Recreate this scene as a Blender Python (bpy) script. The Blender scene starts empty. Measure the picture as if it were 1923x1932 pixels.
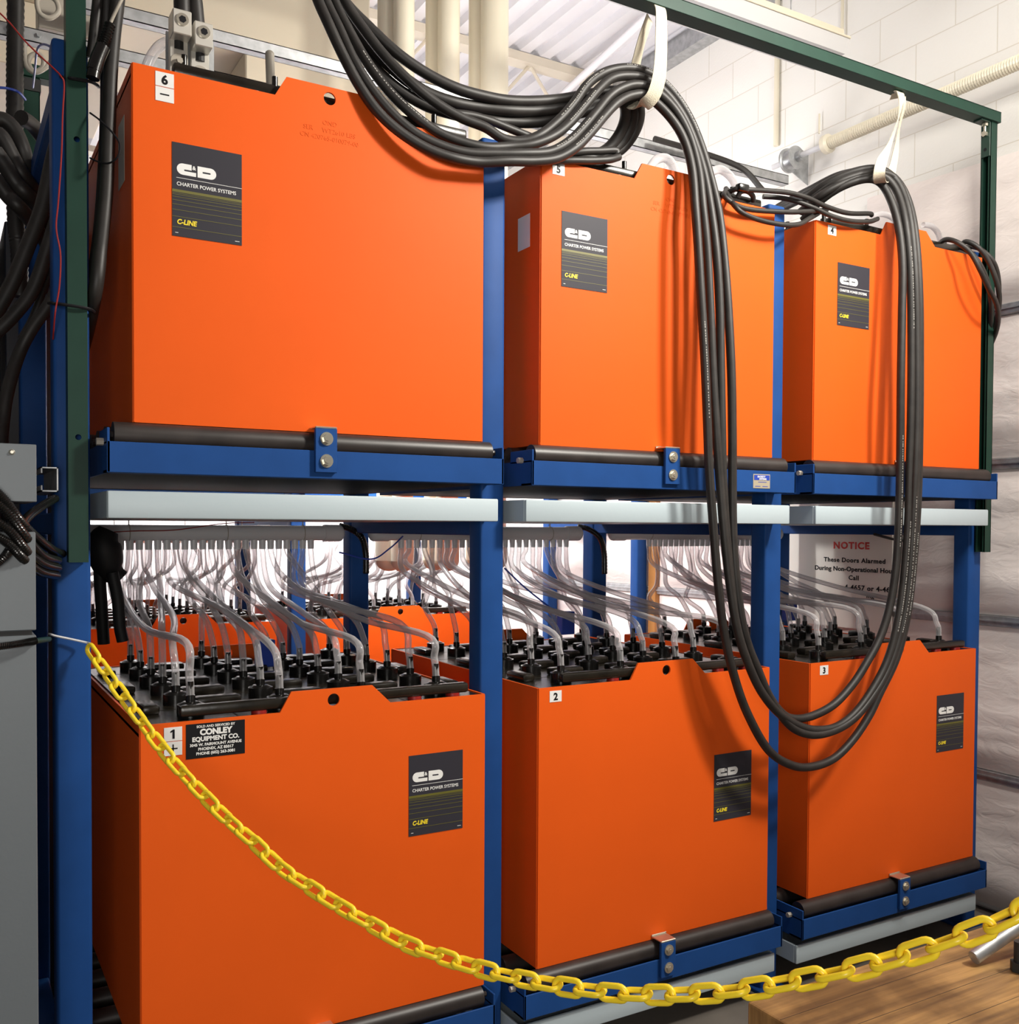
import bpy, bmesh, math, random
from mathutils import Vector, Matrix, noise
from math import sin, cos, pi, radians as R

# ------------------------------------------------------------------ camera, world, lights, exposure
SC = bpy.context.scene
COL = SC.collection
F, CY, YAW, PIT, ROL = 1856.3, 1039.2, R(30.202), R(-1.333), R(.283)
CAM = Vector((-.404415, -2.48862, 1.65281))
fw = Vector((sin(YAW)*cos(PIT), cos(YAW)*cos(PIT), sin(PIT)))
rt0 = Vector((cos(YAW), -sin(YAW), 0)); up0 = rt0.cross(fw)
rt = rt0*cos(ROL)+up0*sin(ROL); up = -rt0*sin(ROL)+up0*cos(ROL)
cd = bpy.data.cameras.new('camera'); cam = bpy.data.objects.new('camera', cd); COL.objects.link(cam)
cam.matrix_world = Matrix(((rt.x, up.x, -fw.x, CAM.x), (rt.y, up.y, -fw.y, CAM.y), (rt.z, up.z, -fw.z, CAM.z), (0, 0, 0, 1)))
cd.sensor_fit = 'HORIZONTAL'; cd.sensor_width = 36; cd.lens = F*36/1923
cd.shift_y = (CY-966)/1923; cd.clip_start = .02
SC.camera = cam
vs = SC.view_settings
vs.view_transform = 'Standard'; vs.look = 'None'; vs.gamma = 1; vs.use_curve_mapping = False; vs.exposure = 0.0
w = bpy.data.worlds.new('world'); SC.world = w; w.use_nodes = True
w.node_tree.nodes['Background'].inputs[0].default_value = (.85, .92, 1, 1)
w.node_tree.nodes['Background'].inputs[1].default_value = .05

def area(name, loc, target, size, power, col=(1, 1, 1), sizey=None):
    l = bpy.data.lights.new(name, 'AREA'); l.energy = power; l.color = col; l.size = size
    if sizey: l.shape = 'RECTANGLE'; l.size_y = sizey
    o = bpy.data.objects.new(name, l); COL.objects.link(o); o.location = loc
    o.rotation_euler = (Vector(target)-Vector(loc)).to_track_quat('-Z', 'Y').to_euler()
    return o
k_ = area('key_lamp', (2.9, -2.3, 4.1), (1.0, 0, 2.35), .40, 80, (1, .95, .86)); k_.data.spread = R(120)
area('fill_lamp', (-.85, -3.5, 1.7), (1.4, 0, 1.2), .9, 44, (1, .96, .9))
area('aisle_lamp', (1.3, 1.85, 2.35), (3.6, 1.7, 1.4), .5, 90, (1, .98, .98))
area('back_lamp', (1.6, 4.1, 3.6), (1.6, 5.6, 1.2), 1.4, 300, (1, .98, 1))
area('ceiling_fill', (1.8, 1.6, 2.9), (2.2, 2.0, 4.6), 1.0, 34, (1, .98, .98))  # added light aimed upward to brighten the ceiling, no fixture stands here

area('wall_fill', (1.9, -1.5, 3.7), (3.55, .6, 2.2), .6, 42, (1, .96, .88))  # added light to lift the right wall, not a fitting of the room

def at(px, py, Y=None, X=None, Z=None):
    """point where the sight line of a photo pixel meets the plane Y=, X= or Z="""
    d = fw+rt*((px-961.5)/F)-up*((py-CY)/F)
    t = (Y-CAM.y)/d.y if Y is not None else (X-CAM.x)/d.x if X is not None else (Z-CAM.z)/d.z
    return CAM+d*t

# ------------------------------------------------------------------ materials
def mat(name, col, rough=.5, metal=0., spec=.5, bump=0., bscale=40., vary=0., vscale=3., coat=0.):
    m = bpy.data.materials.new(name); m.use_nodes = True; nt = m.node_tree; b = nt.nodes['Principled BSDF']
    b.inputs['Base Color'].default_value = (*col, 1); b.inputs['Roughness'].default_value = rough
    b.inputs['Metallic'].default_value = metal; b.inputs['Specular IOR Level'].default_value = spec
    b.inputs['Coat Weight'].default_value = coat; b.inputs['Coat Roughness'].default_value = .12
    tc = nt.nodes.new('ShaderNodeTexCoord')
    if vary:
        n = nt.nodes.new('ShaderNodeTexNoise'); n.inputs['Scale'].default_value = vscale; n.inputs['Detail'].default_value = 5
        nt.links.new(tc.outputs['Object'], n.inputs['Vector'])
        mr = nt.nodes.new('ShaderNodeMapRange'); mr.inputs[1].default_value = .3; mr.inputs[2].default_value = .7
        mr.inputs[3].default_value = 1-vary; mr.inputs[4].default_value = 1+vary*.4
        nt.links.new(n.outputs[0], mr.inputs[0])
        mx = nt.nodes.new('ShaderNodeVectorMath'); mx.operation = 'SCALE'; mx.inputs[0].default_value = col
        nt.links.new(mr.outputs[0], mx.inputs['Scale']); nt.links.new(mx.outputs[0], b.inputs['Base Color'])
    if bump:
        n = nt.nodes.new('ShaderNodeTexNoise'); n.inputs['Scale'].default_value = bscale; n.inputs['Detail'].default_value = 3
        nt.links.new(tc.outputs['Object'], n.inputs['Vector'])
        bp = nt.nodes.new('ShaderNodeBump'); bp.inputs['Strength'].default_value = bump; bp.inputs['Distance'].default_value = .004
        nt.links.new(n.outputs[0], bp.inputs['Height']); nt.links.new(bp.outputs[0], b.inputs['Normal'])
    return m
M = {}
M['orange'] = mat('orange_paint', (.78, .106, .010), .5, spec=.12, bump=.05, bscale=25, vary=.04)
M['blue'] = mat('blue_paint', (.014, .066, .24), .5, spec=.12, bump=.06, bscale=18, vary=.12, vscale=8)
M['green'] = mat('green_paint', (.012, .042, .029), .45, spec=.22, vary=.12, vscale=10)
M['dgreen'] = mat('dark_green_paint', (.012, .04, .028), .4, vary=.1)
M['pan'] = mat('pale_grey_plastic', (.47, .555, .595), .45, bump=.05, bscale=60)
M['pvc'] = mat('white_pvc', (.68, .68, .70), .35)
M['cream'] = mat('cream_pipe', (.74, .68, .54), .4, vary=.05)
M['black'] = mat('black_plastic', (.007, .0065, .006), .24, bump=.1, bscale=50)
M['dust'] = mat('dusty_black_plastic', (.015, .012, .008), .27, vary=.5, vscale=14, bump=.1)
M['rubber'] = mat('black_rubber', (.022, .019, .017), .5, vary=.35, vscale=25, spec=.45)
M['roller'] = mat('black_roller', (.028, .022, .02), .42, vary=.4, vscale=12)
M['galv'] = mat('galvanised_steel', (.48, .49, .50), .42, metal=.75, vary=.25, vscale=30)
M['steel'] = mat('zinc_steel', (.66, .62, .52), .3, metal=.85)
M['alu'] = mat('aluminium_lug', (.74, .71, .64), .35, metal=.55)
M['grey'] = mat('grey_enamel', (.14, .158, .172), .45, bump=.05, bscale=90)
M['darksteel'] = mat('dark_metal', (.012, .012, .012), .6)
M['yellow'] = mat('yellow_plastic', (.95, .70, .03), .35, spec=.5)
M['web'] = mat('cream_webbing', (.58, .52, .40), .8, bump=.5, bscale=400)
M['white'] = mat('white_label', (.80, .80, .78), .5)
M['ink'] = mat('black_ink', (.012, .012, .014), .5, spec=.15)
M['labelgrey'] = mat('charcoal_label', (.035, .033, .042), .5, spec=.2)
M['labelwhite'] = mat('label_white_print', (.82, .82, .80), .5)
M['olive'] = mat('label_olive_line', (.13, .12, .018), .5)
M['labelyellow'] = mat('label_yellow_print', (.85, .66, .03), .5)
M['redink'] = mat('red_print', (.62, .03, .02), .5)
M['red'] = mat('red_insulation', (.28, .015, .012), .4)
M['bluewire'] = mat('blue_insulation', (.02, .06, .4), .4)
M['tan'] = mat('tan_metal', (.40, .36, .30), .45)
M['duct'] = mat('beige_duct', (.60, .54, .42), .5, vary=.06, vscale=1.2)
M['deck'] = mat('white_deck', (.74, .73, .76), .45, vary=.06)
M['joist'] = mat('cream_joist', (.62, .56, .46), .5)
M['concrete'] = mat('concrete_floor', (.16, .14, .12), .6, vary=.3, bump=.2)
M['wallpaint'] = mat('white_wall_paint', (.80, .79, .77), .6)
M['wood'] = mat('timber', (.48, .22, .06), .55, vary=.3)
M['sign'] = mat('sign_board', (.78, .74, .66), .5)
M['navy'] = mat('blocker_navy', (.006, .008, .016), .5)  # near-black for the added blocks that darken the left background
M['lens'] = mat('prismatic_lens', (.55, .54, .54), .3)
M['print'] = mat('faded_white_print', (.30, .29, .27), .6)
M['rag'] = mat('black_boot', (.004, .004, .005), .6)
M['platetan'] = mat('name_plate_metal', (.50, .44, .32), .4, metal=.3)
M['plateblue'] = mat('name_plate_blue', (.02, .06, .42), .4)

def nodes(m): return m.node_tree.nodes, m.node_tree.links
# clear tube: see-through vinyl with a soft sheen
m = bpy.data.materials.new('clear_vinyl'); m.use_nodes = True; N, L = nodes(m)
out = N['Material Output']; pb = N['Principled BSDF']; pb.inputs['Base Color'].default_value = (.70, .68, .69, 1)
pb.inputs['Roughness'].default_value = .16; pb.inputs['Specular IOR Level'].default_value = .8
tr = N.new('ShaderNodeBsdfTransparent'); tr.inputs[0].default_value = (.88, .86, .87, 1)
lw = N.new('ShaderNodeLayerWeight'); lw.inputs['Blend'].default_value = .45
mr = N.new('ShaderNodeMapRange'); mr.inputs[3].default_value = .22; mr.inputs[4].default_value = .85
mx = N.new('ShaderNodeMixShader'); L.new(lw.outputs['Facing'], mr.inputs[0]); L.new(mr.outputs[0], mx.inputs[0])
L.new(tr.outputs[0], mx.inputs[1]); L.new(pb.outputs[0], mx.inputs[2]); L.new(mx.outputs[0], out.inputs[0]); M['tube'] = m
# painted concrete block wall
m = mat('painted_block', (.8, .78, .73), .62); N, L = nodes(m); pb = N['Principled BSDF']
g = N.new('ShaderNodeNewGeometry'); sx = N.new('ShaderNodeSeparateXYZ'); cb = N.new('ShaderNodeCombineXYZ')
L.new(g.outputs['Position'], sx.inputs[0])
ma = N.new('ShaderNodeMath'); ma.operation = 'ADD'; ma.inputs[1].default_value = 20*.408-.771
mb = N.new('ShaderNodeMath'); mb.operation = 'ADD'; mb.inputs[1].default_value = -.034
L.new(sx.outputs['Y'], ma.inputs[0]); L.new(sx.outputs['Z'], mb.inputs[0]); L.new(ma.outputs[0], cb.inputs[0]); L.new(mb.outputs[0], cb.inputs[1])
bk = N.new('ShaderNodeTexBrick'); L.new(cb.outputs[0], bk.inputs['Vector'])
bk.inputs['Scale'].default_value = 1; bk.inputs['Brick Width'].default_value = .408; bk.inputs['Row Height'].default_value = .204
bk.inputs['Mortar Size'].default_value = .0028; bk.inputs['Mortar Smooth'].default_value = .3; bk.offset = .5
bk.inputs['Color1'].default_value = (.80, .78, .74, 1); bk.inputs['Color2'].default_value = (.78, .76, .72, 1); bk.inputs['Mortar'].default_value = (.66, .62, .55, 1)
L.new(bk.outputs['Color'], pb.inputs['Base Color'])
ns = N.new('ShaderNodeTexNoise'); ns.inputs['Scale'].default_value = 90; ns.inputs['Detail'].default_value = 4
L.new(g.outputs['Position'], ns.inputs['Vector'])
mm = N.new('ShaderNodeMath'); mm.operation = 'MULTIPLY_ADD'; mm.inputs[1].default_value = -3.0; L.new(bk.outputs['Fac'], mm.inputs[0]); L.new(ns.outputs[0], mm.inputs[2])
bp = N.new('ShaderNodeBump'); bp.inputs['Strength'].default_value = .35; bp.inputs['Distance'].default_value = .003
L.new(mm.outputs[0], bp.inputs['Height']); L.new(bp.outputs[0], pb.inputs['Normal']); M['block'] = m
# quilted insulation facing
m = mat('insulation_facing', (.84, .76, .72), .5, spec=.4, vary=.10, vscale=2.5); N, L = nodes(m); pb = N['Principled BSDF']
tc = N.new('ShaderNodeTexCoord'); mp = N.new('ShaderNodeMapping'); mp.inputs['Scale'].default_value = (1, 5, 11)
L.new(tc.outputs['Object'], mp.inputs[0])
n1 = N.new('ShaderNodeTexNoise'); n1.inputs['Scale'].default_value = 1.6; n1.inputs['Detail'].default_value = 6; n1.inputs['Distortion'].default_value = 1.4
L.new(mp.outputs[0], n1.inputs['Vector'])
bp = N.new('ShaderNodeBump'); bp.inputs['Strength'].default_value = .45; bp.inputs['Distance'].default_value = .009
L.new(n1.outputs[0], bp.inputs['Height']); L.new(bp.outputs[0], pb.inputs['Normal']); M['quilt'] = m
# worn laminated bench top
m = mat('worn_bench_wood', (.5, .28, .1), .5, spec=.35); N, L = nodes(m); pb = N['Principled BSDF']
tc = N.new('ShaderNodeTexCoord'); mp = N.new('ShaderNodeMapping'); mp.inputs['Scale'].default_value = (1.2, 22, 1)
L.new(tc.outputs['Object'], mp.inputs[0])
n1 = N.new('ShaderNodeTexNoise'); n1.inputs['Scale'].default_value = 3; n1.inputs['Detail'].default_value = 8; L.new(mp.outputs[0], n1.inputs['Vector'])
cr = N.new('ShaderNodeValToRGB'); cr.color_ramp.elements[0].position = .3; cr.color_ramp.elements[0].color = (.22, .12, .045, 1)
cr.color_ramp.elements[1].position = .62; cr.color_ramp.elements[1].color = (.47, .27, .095, 1); L.new(n1.outputs[0], cr.inputs[0])
n2 = N.new('ShaderNodeTexNoise'); n2.inputs['Scale'].default_value = 5; n2.inputs['Detail'].default_value = 6; L.new(tc.outputs['Object'], n2.inputs['Vector'])
cr2 = N.new('ShaderNodeValToRGB'); cr2.color_ramp.elements[0].position = .4; cr2.color_ramp.elements[0].color = (.30, .26, .22, 1)
cr2.color_ramp.elements[1].position = .58; cr2.color_ramp.elements[1].color = (1, 1, 1, 1); L.new(n2.outputs[0], cr2.inputs[0])
mc = N.new('ShaderNodeMix'); mc.data_type = 'RGBA'; mc.blend_type = 'MULTIPLY'; mc.inputs[0].default_value = .8
L.new(cr.outputs[0], mc.inputs[6]); L.new(cr2.outputs[0], mc.inputs[7]); L.new(mc.outputs[2], pb.inputs['Base Color']); M['bench'] = m

# ------------------------------------------------------------------ mesh helpers
def finish(name, bm, m, parent=None, smooth=False, loc=None, kind=None):
    me = bpy.data.meshes.new(name); bmesh.ops.recalc_face_normals(bm, faces=bm.faces[:]); bm.to_mesh(me); bm.free()
    if smooth:
        for p in me.polygons: p.use_smooth = True
        try: me.set_sharp_from_angle(angle=R(40))
        except Exception: pass
    me.materials.append(M[m] if isinstance(m, str) else m)
    o = bpy.data.objects.new(name, me); COL.objects.link(o)
    if parent: o.parent = parent
    if loc: o.location = loc
    if kind: o['kind'] = kind
    return o
def inst(name, src, parent=None, loc=(0, 0, 0), rot=(0, 0, 0)):
    o = bpy.data.objects.new(name, src.data if hasattr(src, 'data') else src); COL.objects.link(o)
    if parent: o.parent = parent
    o.location = loc; o.rotation_euler = rot
    return o
def tag(o, label, cat, group=None, kind=None):
    o['label'] = label; o['category'] = cat
    if group: o['group'] = group
    if kind: o['kind'] = kind
    return o
def thing(name, label, cat, loc=(0, 0, 0), group=None, rot=(0, 0, 0)):
    o = bpy.data.objects.new(name, None); COL.objects.link(o); o.location = loc; o.rotation_euler = rot
    o.empty_display_size = .05
    return tag(o, label, cat, group)
def struct(o):
    o['kind'] = 'structure'; return o
def box(bm, x0, x1, y0, y1, z0, z1, bev=0., seg=1):
    r = bmesh.ops.create_cube(bm, size=1)
    for v in r['verts']:
        v.co = Vector(((x0+x1)/2+v.co.x*(x1-x0), (y0+y1)/2+v.co.y*(y1-y0), (z0+z1)/2+v.co.z*(z1-z0)))
    if bev:
        es = list({e for v in r['verts'] for e in v.link_edges})
        bmesh.ops.bevel(bm, geom=es, offset=bev, segments=seg, affect='EDGES', profile=.5)
    return bm
def BM(): return bmesh.new()
def catmull(pts, n=8):
    P = [Vector(p) for p in pts]; P = [P[0]*2-P[1]]+P+[P[-1]*2-P[-2]]; o = []
    for i in range(1, len(P)-2):
        a, b, c, d = P[i-1:i+3]
        for k in range(n):
            t = k/n; o.append(.5*((2*b)+(c-a)*t+(2*a-5*b+4*c-d)*t*t+(3*b-a-3*c+d)*t**3))
    o.append(P[-2]); return o
def sweep(bm, pts, r, sides=10, rib=0, closed=False, cap=True):
    pts = [Vector(p) for p in pts]; n = len(pts); rings = []; nrm = None
    for i, p in enumerate(pts):
        a = pts[i-1] if (i or closed) else p; b = pts[(i+1) % n] if (i < n-1 or closed) else p
        t = (b-a).normalized()
        if nrm is None:
            nrm = t.orthogonal().normalized()
        nrm = (nrm-t*nrm.dot(t)).normalized(); bi = t.cross(nrm)
        rr = r(i/(n-1)) if callable(r) else r
        if rib: rr *= (1 if i % 2 else 1-rib)
        rings.append([bm.verts.new(p+(nrm*cos(2*pi*k/sides)+bi*sin(2*pi*k/sides))*rr) for k in range(sides)])
    for i in range(n if closed else n-1):
        A, B = rings[i], rings[(i+1) % n]
        for k in range(sides): bm.faces.new((A[k], A[(k+1) % sides], B[(k+1) % sides], B[k]))
    if cap and not closed: bm.faces.new(rings[0][::-1]); bm.faces.new(rings[-1])
    return bm
def cyl(bm, p0, p1, r, sides=16, r2=None):
    p0, p1 = Vector(p0), Vector(p1)
    return sweep(bm, [p0, p1], (lambda t: r+(r2-r)*t) if r2 is not None else r, sides)
def dome(bm, p, ax, r, h, sides=20, seg=5):
    """rounded end cap"""
    ax = Vector(ax).normalized(); pts = [Vector(p)+ax*h*sin(pi/2*i/seg) for i in range(seg+1)]
    rad = [max(r*cos(pi/2*i/seg), r*.02) for i in range(seg+1)]
    return sweep(bm, pts, lambda t: rad[min(seg, int(round(t*seg)))], sides)
def poly(bm, outer, holes, y0, y1):
    """outline in x,z extruded between y0 and y1, with holes"""
    es = []
    for lp in [outer]+holes:
        vs_ = [bm.verts.new((x, y0, z)) for x, z in lp]
        es += [bm.edges.new((vs_[i], vs_[(i+1) % len(vs_)])) for i in range(len(vs_))]
    f = [g for g in bmesh.ops.triangle_fill(bm, edges=es, use_beauty=True)['geom'] if isinstance(g, bmesh.types.BMFace)]
    r = bmesh.ops.extrude_face_region(bm, geom=f)
    for v in r['geom']:
        if isinstance(v, bmesh.types.BMVert): v.co.y += y1-y0
    return bm
def circle(cx, cz, r, n=24): return [(cx+r*cos(2*pi*k/n), cz+r*sin(2*pi*k/n)) for k in range(n)]
_tc = {}
def text(name, s, size, m, parent, loc, rot=(pi/2, 0, 0), bold=0., shear=0., sx=1., align='LEFT', ext=.0004, spacing=1.):
    key = (s, size, bold, shear, align, ext, spacing)
    if key not in _tc:
        c = bpy.data.curves.new('t', 'FONT'); c.body = s; c.size = size; c.offset = bold; c.shear = shear
        c.align_x = align; c.extrude = ext; c.space_character = spacing; c.resolution_u = 3
        o = bpy.data.objects.new('t', c); COL.objects.link(o); bpy.context.view_layer.update()
        _tc[key] = bpy.data.meshes.new_from_object(o.evaluated_get(bpy.context.evaluated_depsgraph_get()))
        bpy.data.objects.remove(o); bpy.data.curves.remove(c)
    me = _tc[key].copy(); me.name = name; me.materials.clear(); me.materials.append(M[m])
    o = bpy.data.objects.new(name, me); COL.objects.link(o); o.parent = parent; o.location = loc; o.rotation_euler = rot; o.scale = (sx, 1, 1)
    return o
def tree(o): return [o]+[d for c in o.children for d in tree(c)]
def copy_tree(o, parent=None):
    c = o.copy(); COL.objects.link(c); c.parent = parent
    for ch in o.children: copy_tree(ch, c)
    return c

# ------------------------------------------------------------------ structure
XW = 3.55
bm = BM(); box(bm, -7, XW+.2, -6, 6.2, -.1, 0); struct(finish('floor', bm, 'concrete'))
bm = BM(); box(bm, XW, XW+.2, -6, 6.2, 0, 4.9); struct(finish('wall_right', bm, 'block'))
bm = BM(); box(bm, -7, XW, 6, 6.2, 0, 4.9); struct(finish('wall_back', bm, 'wallpaint'))
# corrugated roof deck, flutes running away along Y
bm = BM(); prof = []; x = -7.0
while x < XW+.1:
    prof += [(x, 4.62), (x+.07, 4.62), (x+.085, 4.66), (x+.135, 4.66)]; x += .15
va = [bm.verts.new((px, -6, pz)) for px, pz in prof]; vb = [bm.verts.new((px, 6.2, pz)) for px, pz in prof]
for i in range(len(prof)-1): bm.faces.new((va[i], va[i+1], vb[i+1], vb[i]))
ra = bmesh.ops.extrude_face_region(bm, geom=bm.faces[:])
for v in ra['geom']:
    if isinstance(v, bmesh.types.BMVert): v.co.z += .02
struct(finish('ceiling', bm, 'deck'))
# steel ledger at the top of the block wall
bm = BM(); box(bm, XW-.09, XW-.001, -6, 6, 4.50, 4.515); box(bm, XW-.09, XW-.08, -6, 6, 4.515, 4.61)
struct(finish('trim_1', bm, 'galv'))
for j, y in enumerate((1.15, 2.88, 4.6)):
    t = thing('roof_joist', ['cream steel roof joist directly above the battery rack', 'cream steel roof joist seen behind the cream pipes', 'farthest cream steel roof joist near the back wall'][j], 'joist', (0, y, 0))
    bm = BM(); box(bm, -6.9, XW-.02, -.05, .05, 4.56, 4.615); finish('top_chord', bm, 'joist', t)
    bm = BM(); box(bm, -6.9, XW-.3, -.04, .04, 4.12, 4.16); finish('bottom_chord', bm, 'joist', t)
    bm = BM(); x = -6.6
    while x < XW-.5:
        cyl(bm, (x, 0, 4.15), (x+.35, 0, 4.57), .011, 6); cyl(bm, (x+.35, 0, 4.57), (x+.7, 0, 4.15), .011, 6); x += .7
    finish('web', bm, 'joist', t)
bm = BM()
cyl(bm, at(1000, 235, Z=4.4), at(1250, 5, Z=4.4), .022, 12)
tag(finish('ceiling_conduit', bm, 'deck', smooth=True), 'thin white conduit crossing under the corrugated ceiling toward the green beam', 'conduit')

# sectional overhead door in the right wall, with sagging insulation facing
door = bpy.data.objects.new('door_1', None); COL.objects.link(door); door.location = (XW-.03, 0, 0); struct(door)
def quilt(y0, y1, z0, z1, seed, drop=0.):
    bm = BM(); nx, nz = 46, 34; g = []
    for i in range(nx+1):
        row = []
        for j in range(nz+1):
            u, v = i/nx, j/nz
            y = y0+(y1-y0)*u; z = z0+(z1-z0)*v-drop*sin(pi*u)*v
            bul = (1-abs(2*u-1)**6)*(1-abs(2*v-1)**4)
            sag = .035*bul*(1.35-v)
            k = noise.noise(Vector((y*1.8+seed, z*4+seed, seed)))*.016+noise.noise(Vector((y*4+seed, z*9, seed+3)))*.004
            k += .010*abs(noise.noise(Vector((y*1.2+z*3, seed*2, z*9))))
            row.append(bm.verts.new((-(.012+sag+bul*k*1.4), y, z)))
        g.append(row)
    for i in range(nx):
        for j in range(nz): bm.faces.new((g[i][j], g[i+1][j], g[i+1][j+1], g[i][j+1]))
    rim = [g[i][0] for i in range(nx+1)]+[g[nx][j] for j in range(1, nz+1)]+[g[i][nz] for i in range(nx-1, -1, -1)]+[g[0][j] for j in range(nz-1, 0, -1)]
    bk_ = [bm.verts.new((.0, v.co.y, v.co.z)) for v in rim]
    for i in range(len(rim)): bm.faces.new((rim[i], rim[(i+1) % len(rim)], bk_[(i+1) % len(rim)], bk_[i]))
    bm.faces.new(bk_)
    return finish('insulation_panel', bm, 'quilt', door, smooth=True)
zs = [0.02, .60, 1.27, 1.94, 2.59]
for r_ in range(4):
    quilt(-1.9, 1.32, zs[r_]+.02, zs[r_+1]-.03, 3.1*r_+1)
    quilt(1.40, 2.36, zs[r_]+.02, zs[r_+1]-.03, 3.1*r_+7)
    quilt(2.50, 3.9, zs[r_]+.02, zs[r_+1]-.03, 3.1*r_+11)
quilt(-1.9, .80, 2.61, 3.26, 17.3, .03)
for z in zs[1:]:
    bm = BM(); box(bm, -.030, -.004, -1.9, 3.9, z-.028, z+.018, .003); box(bm, -.038, -.03, -1.9, 3.9, z-.006, z); finish('section_rail', bm, 'galv', door)
for y in (2.40, 1.36):
    bm = BM(); box(bm, -.045, -.004, y-.035, y+.035, 0, 2.6, .003); finish('timber_stile', bm, 'wood', door)
bm = BM(); box(bm, XW-.03, XW-.001, -1.9, 3.9, 0.02, 3.2); finish('door_leaf', bm, 'wallpaint', door, loc=(-XW+.03, 0, 0))

# counterbalance shaft over the door
t = thing('door_counterbalance', 'long coiled spring and white shaft with a cable drum above the padded door', 'door spring', (3.38, 0, 3.54))
bm = BM(); pts = [(0, .93-i*.0062, 0) for i in range(560)]; sweep(bm, pts, .031, 16, rib=.15); finish('spring', bm, 'cream', t)
bm = BM(); cyl(bm, (0, 1.30, 0), (0, .93, 0), .014, 14); finish('shaft', bm, 'pvc', t, smooth=True)
bm = BM(); sweep(bm, [(0, .955, 0), (0, .95, 0), (0, .925, 0), (0, .915, 0)], lambda q: [.028, .046, .046, .034][min(3, int(round(q*3)))], 20); finish('spring_cone', bm, 'cream', t, smooth=True)
bm = BM(); P_ = [(1.205, .03), (1.20, .062), (1.19, .062), (1.185, .05), (1.15, .046), (1.145, .058), (1.135, .058), (1.13, .025), (1.10, .025)]
sweep(bm, [(0, y, 0) for y, _ in P_], lambda q: P_[min(8, int(round(q*8)))][1], 28); finish('cable_drum', bm, 'galv', t, smooth=True)
for y_ in (1.212, -1.5):
    bm = BM(); poly(bm, [(-.02, -.03), (.02, -.03), (.165, -.09), (.165, .09), (.02, .03), (-.02, .03)], [], 0, .005); finish('end_bracket', bm, 'galv', t, loc=(0, y_, 0))
def conduit(px, y0, y1, r, label, m='cream'):
    a = at(px, y0, X=XW-.015); b = at(px, y1, X=XW-.015); bm = BM(); cyl(bm, (XW-.018, a.y, a.z), (XW-.018, a.y, b.z), r, 12)
    tag(finish('wall_conduit', bm, m, smooth=True), label, 'conduit')
conduit(1469, -60, 274, .014, 'cream conduit running down the block wall to the cable drum')
conduit(1592, -100, 70, .008, 'thin cream conduit above the end of the ceiling light')
conduit(1547, 215, 252, .005, 'short thin rod on the block wall beside the spring cone')
# notice board on the door
t = thing('notice_sign', 'white notice board with red NOTICE heading fixed to the padded door', 'sign', (XW-.10, .90, 1.50))
bm = BM(); box(bm, 0, .006, -.32, .34, -.33, .33, .002); finish('board', bm, 'sign', t)
rs = (pi/2, 0, -pi/2)
def nline(s, px, py, size, m, b=.0008, sp=1.0, al='CENTER'):
    p = at(px, py, X=XW-.101); text('lettering', s, size, m, t, (-.001, p.y-.90, p.z-1.50-size*.35), rs, bold=b, align=al, sx=1.18, spacing=sp)
nline('NOTICE', 1606, 1029, .046, 'redink', .0017, 1.15)
nline('These Doors Alarmed', 1611, 1057, .031, 'ink', .0009, 1.12)
nline('During Non-Operational Hours', 1612, 1074, .031, 'ink', .0009, 1.05)
nline('Call', 1611, 1090, .031, 'ink', .0009, 1.1)
nline('4-4657 or 4-4653', 1594, 1107, .033, 'ink', .0009, 1.1, 'LEFT')
nline('ing', 1642, 1124, .031, 'ink', .0009, 1.1)

# fluorescent fixture
t = thing('fluorescent_fixture', 'long cream fluorescent light with a prismatic lens under the ceiling', 'ceiling light', (3.06, .52, 3.80))
bm = BM(); poly(bm, [(-1.25, 0), (0, 0), (0, .055), (-.03, .075), (-1.22, .075), (-1.25, .055)], [], .10, .22)
box(bm, -1.25, 0, .04, .10, 0, .05); box(bm, -1.25, 0, 0, .24, -.006, .004, .002); finish('housing', bm, 'duct', t)
bm = BM(); va = [(.006, 0), (.03, -.055), (.21, -.055), (.234, 0)]
A = [bm.verts.new((-1.245, y, z-.006)) for y, z in va]; B = [bm.verts.new((-.004, y, z-.006)) for y, z in va]
for i in range(4): bm.faces.new((A[i], A[(i+1) % 4], B[(i+1) % 4], B[i]))
bm.faces.new(A); bm.faces.new(B[::-1]); finish('lens', bm, 'lens', t)
for x in (-1.0, -.2):
    bm = BM(); cyl(bm, (x, .16, .075), (x, .16, .83), .004, 6); finish('hanger', bm, 'galv', t)

# big beige duct and steel struts behind the top of the rack
t = thing('air_duct', 'big smooth beige air duct behind the top left of the rack', 'duct', (0, 2.2, 0))
bm = BM(); box(bm, -1.4, 1.50, 0, .8, 3.90, 4.55, .01); box(bm, .87, 1.50, .0, .7, 3.5, 3.9, .006); finish('duct_body', bm, 'duct', t)
bm = BM(); box(bm, -1.4, .30, .05, .75, 3.62, 3.9, .004); finish('duct_offset', bm, 'duct', t)
def strut(bm, x0, x1, y, z0, z1, d=.041):
    box(bm, x0, x1, y, y+.003, z0, z1); box(bm, x0, x1, y, y+d, z1-.003, z1); box(bm, x0, x1, y, y+d, z0, z0+.003)
    box(bm, x0, x1, y+d-.003, y+d, z1-.012, z1); box(bm, x0, x1, y+d-.003, y+d, z0, z0+.012)
bm = BM(); strut(bm, -.02, 3.35, 1.16, 3.405, 3.45)
tag(finish('steel_strut', bm, 'galv'), 'galvanised steel strut, the higher of two, crossing behind battery 6', 'strut')
bm = BM(); strut(bm, -.7, 1.2, 1.16, 3.255, 3.30)
for x in (-.19, -.155, -.1): cyl(bm, (x, 1.162, 3.28), (x, 1.150, 3.28), .008, 6)
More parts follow.
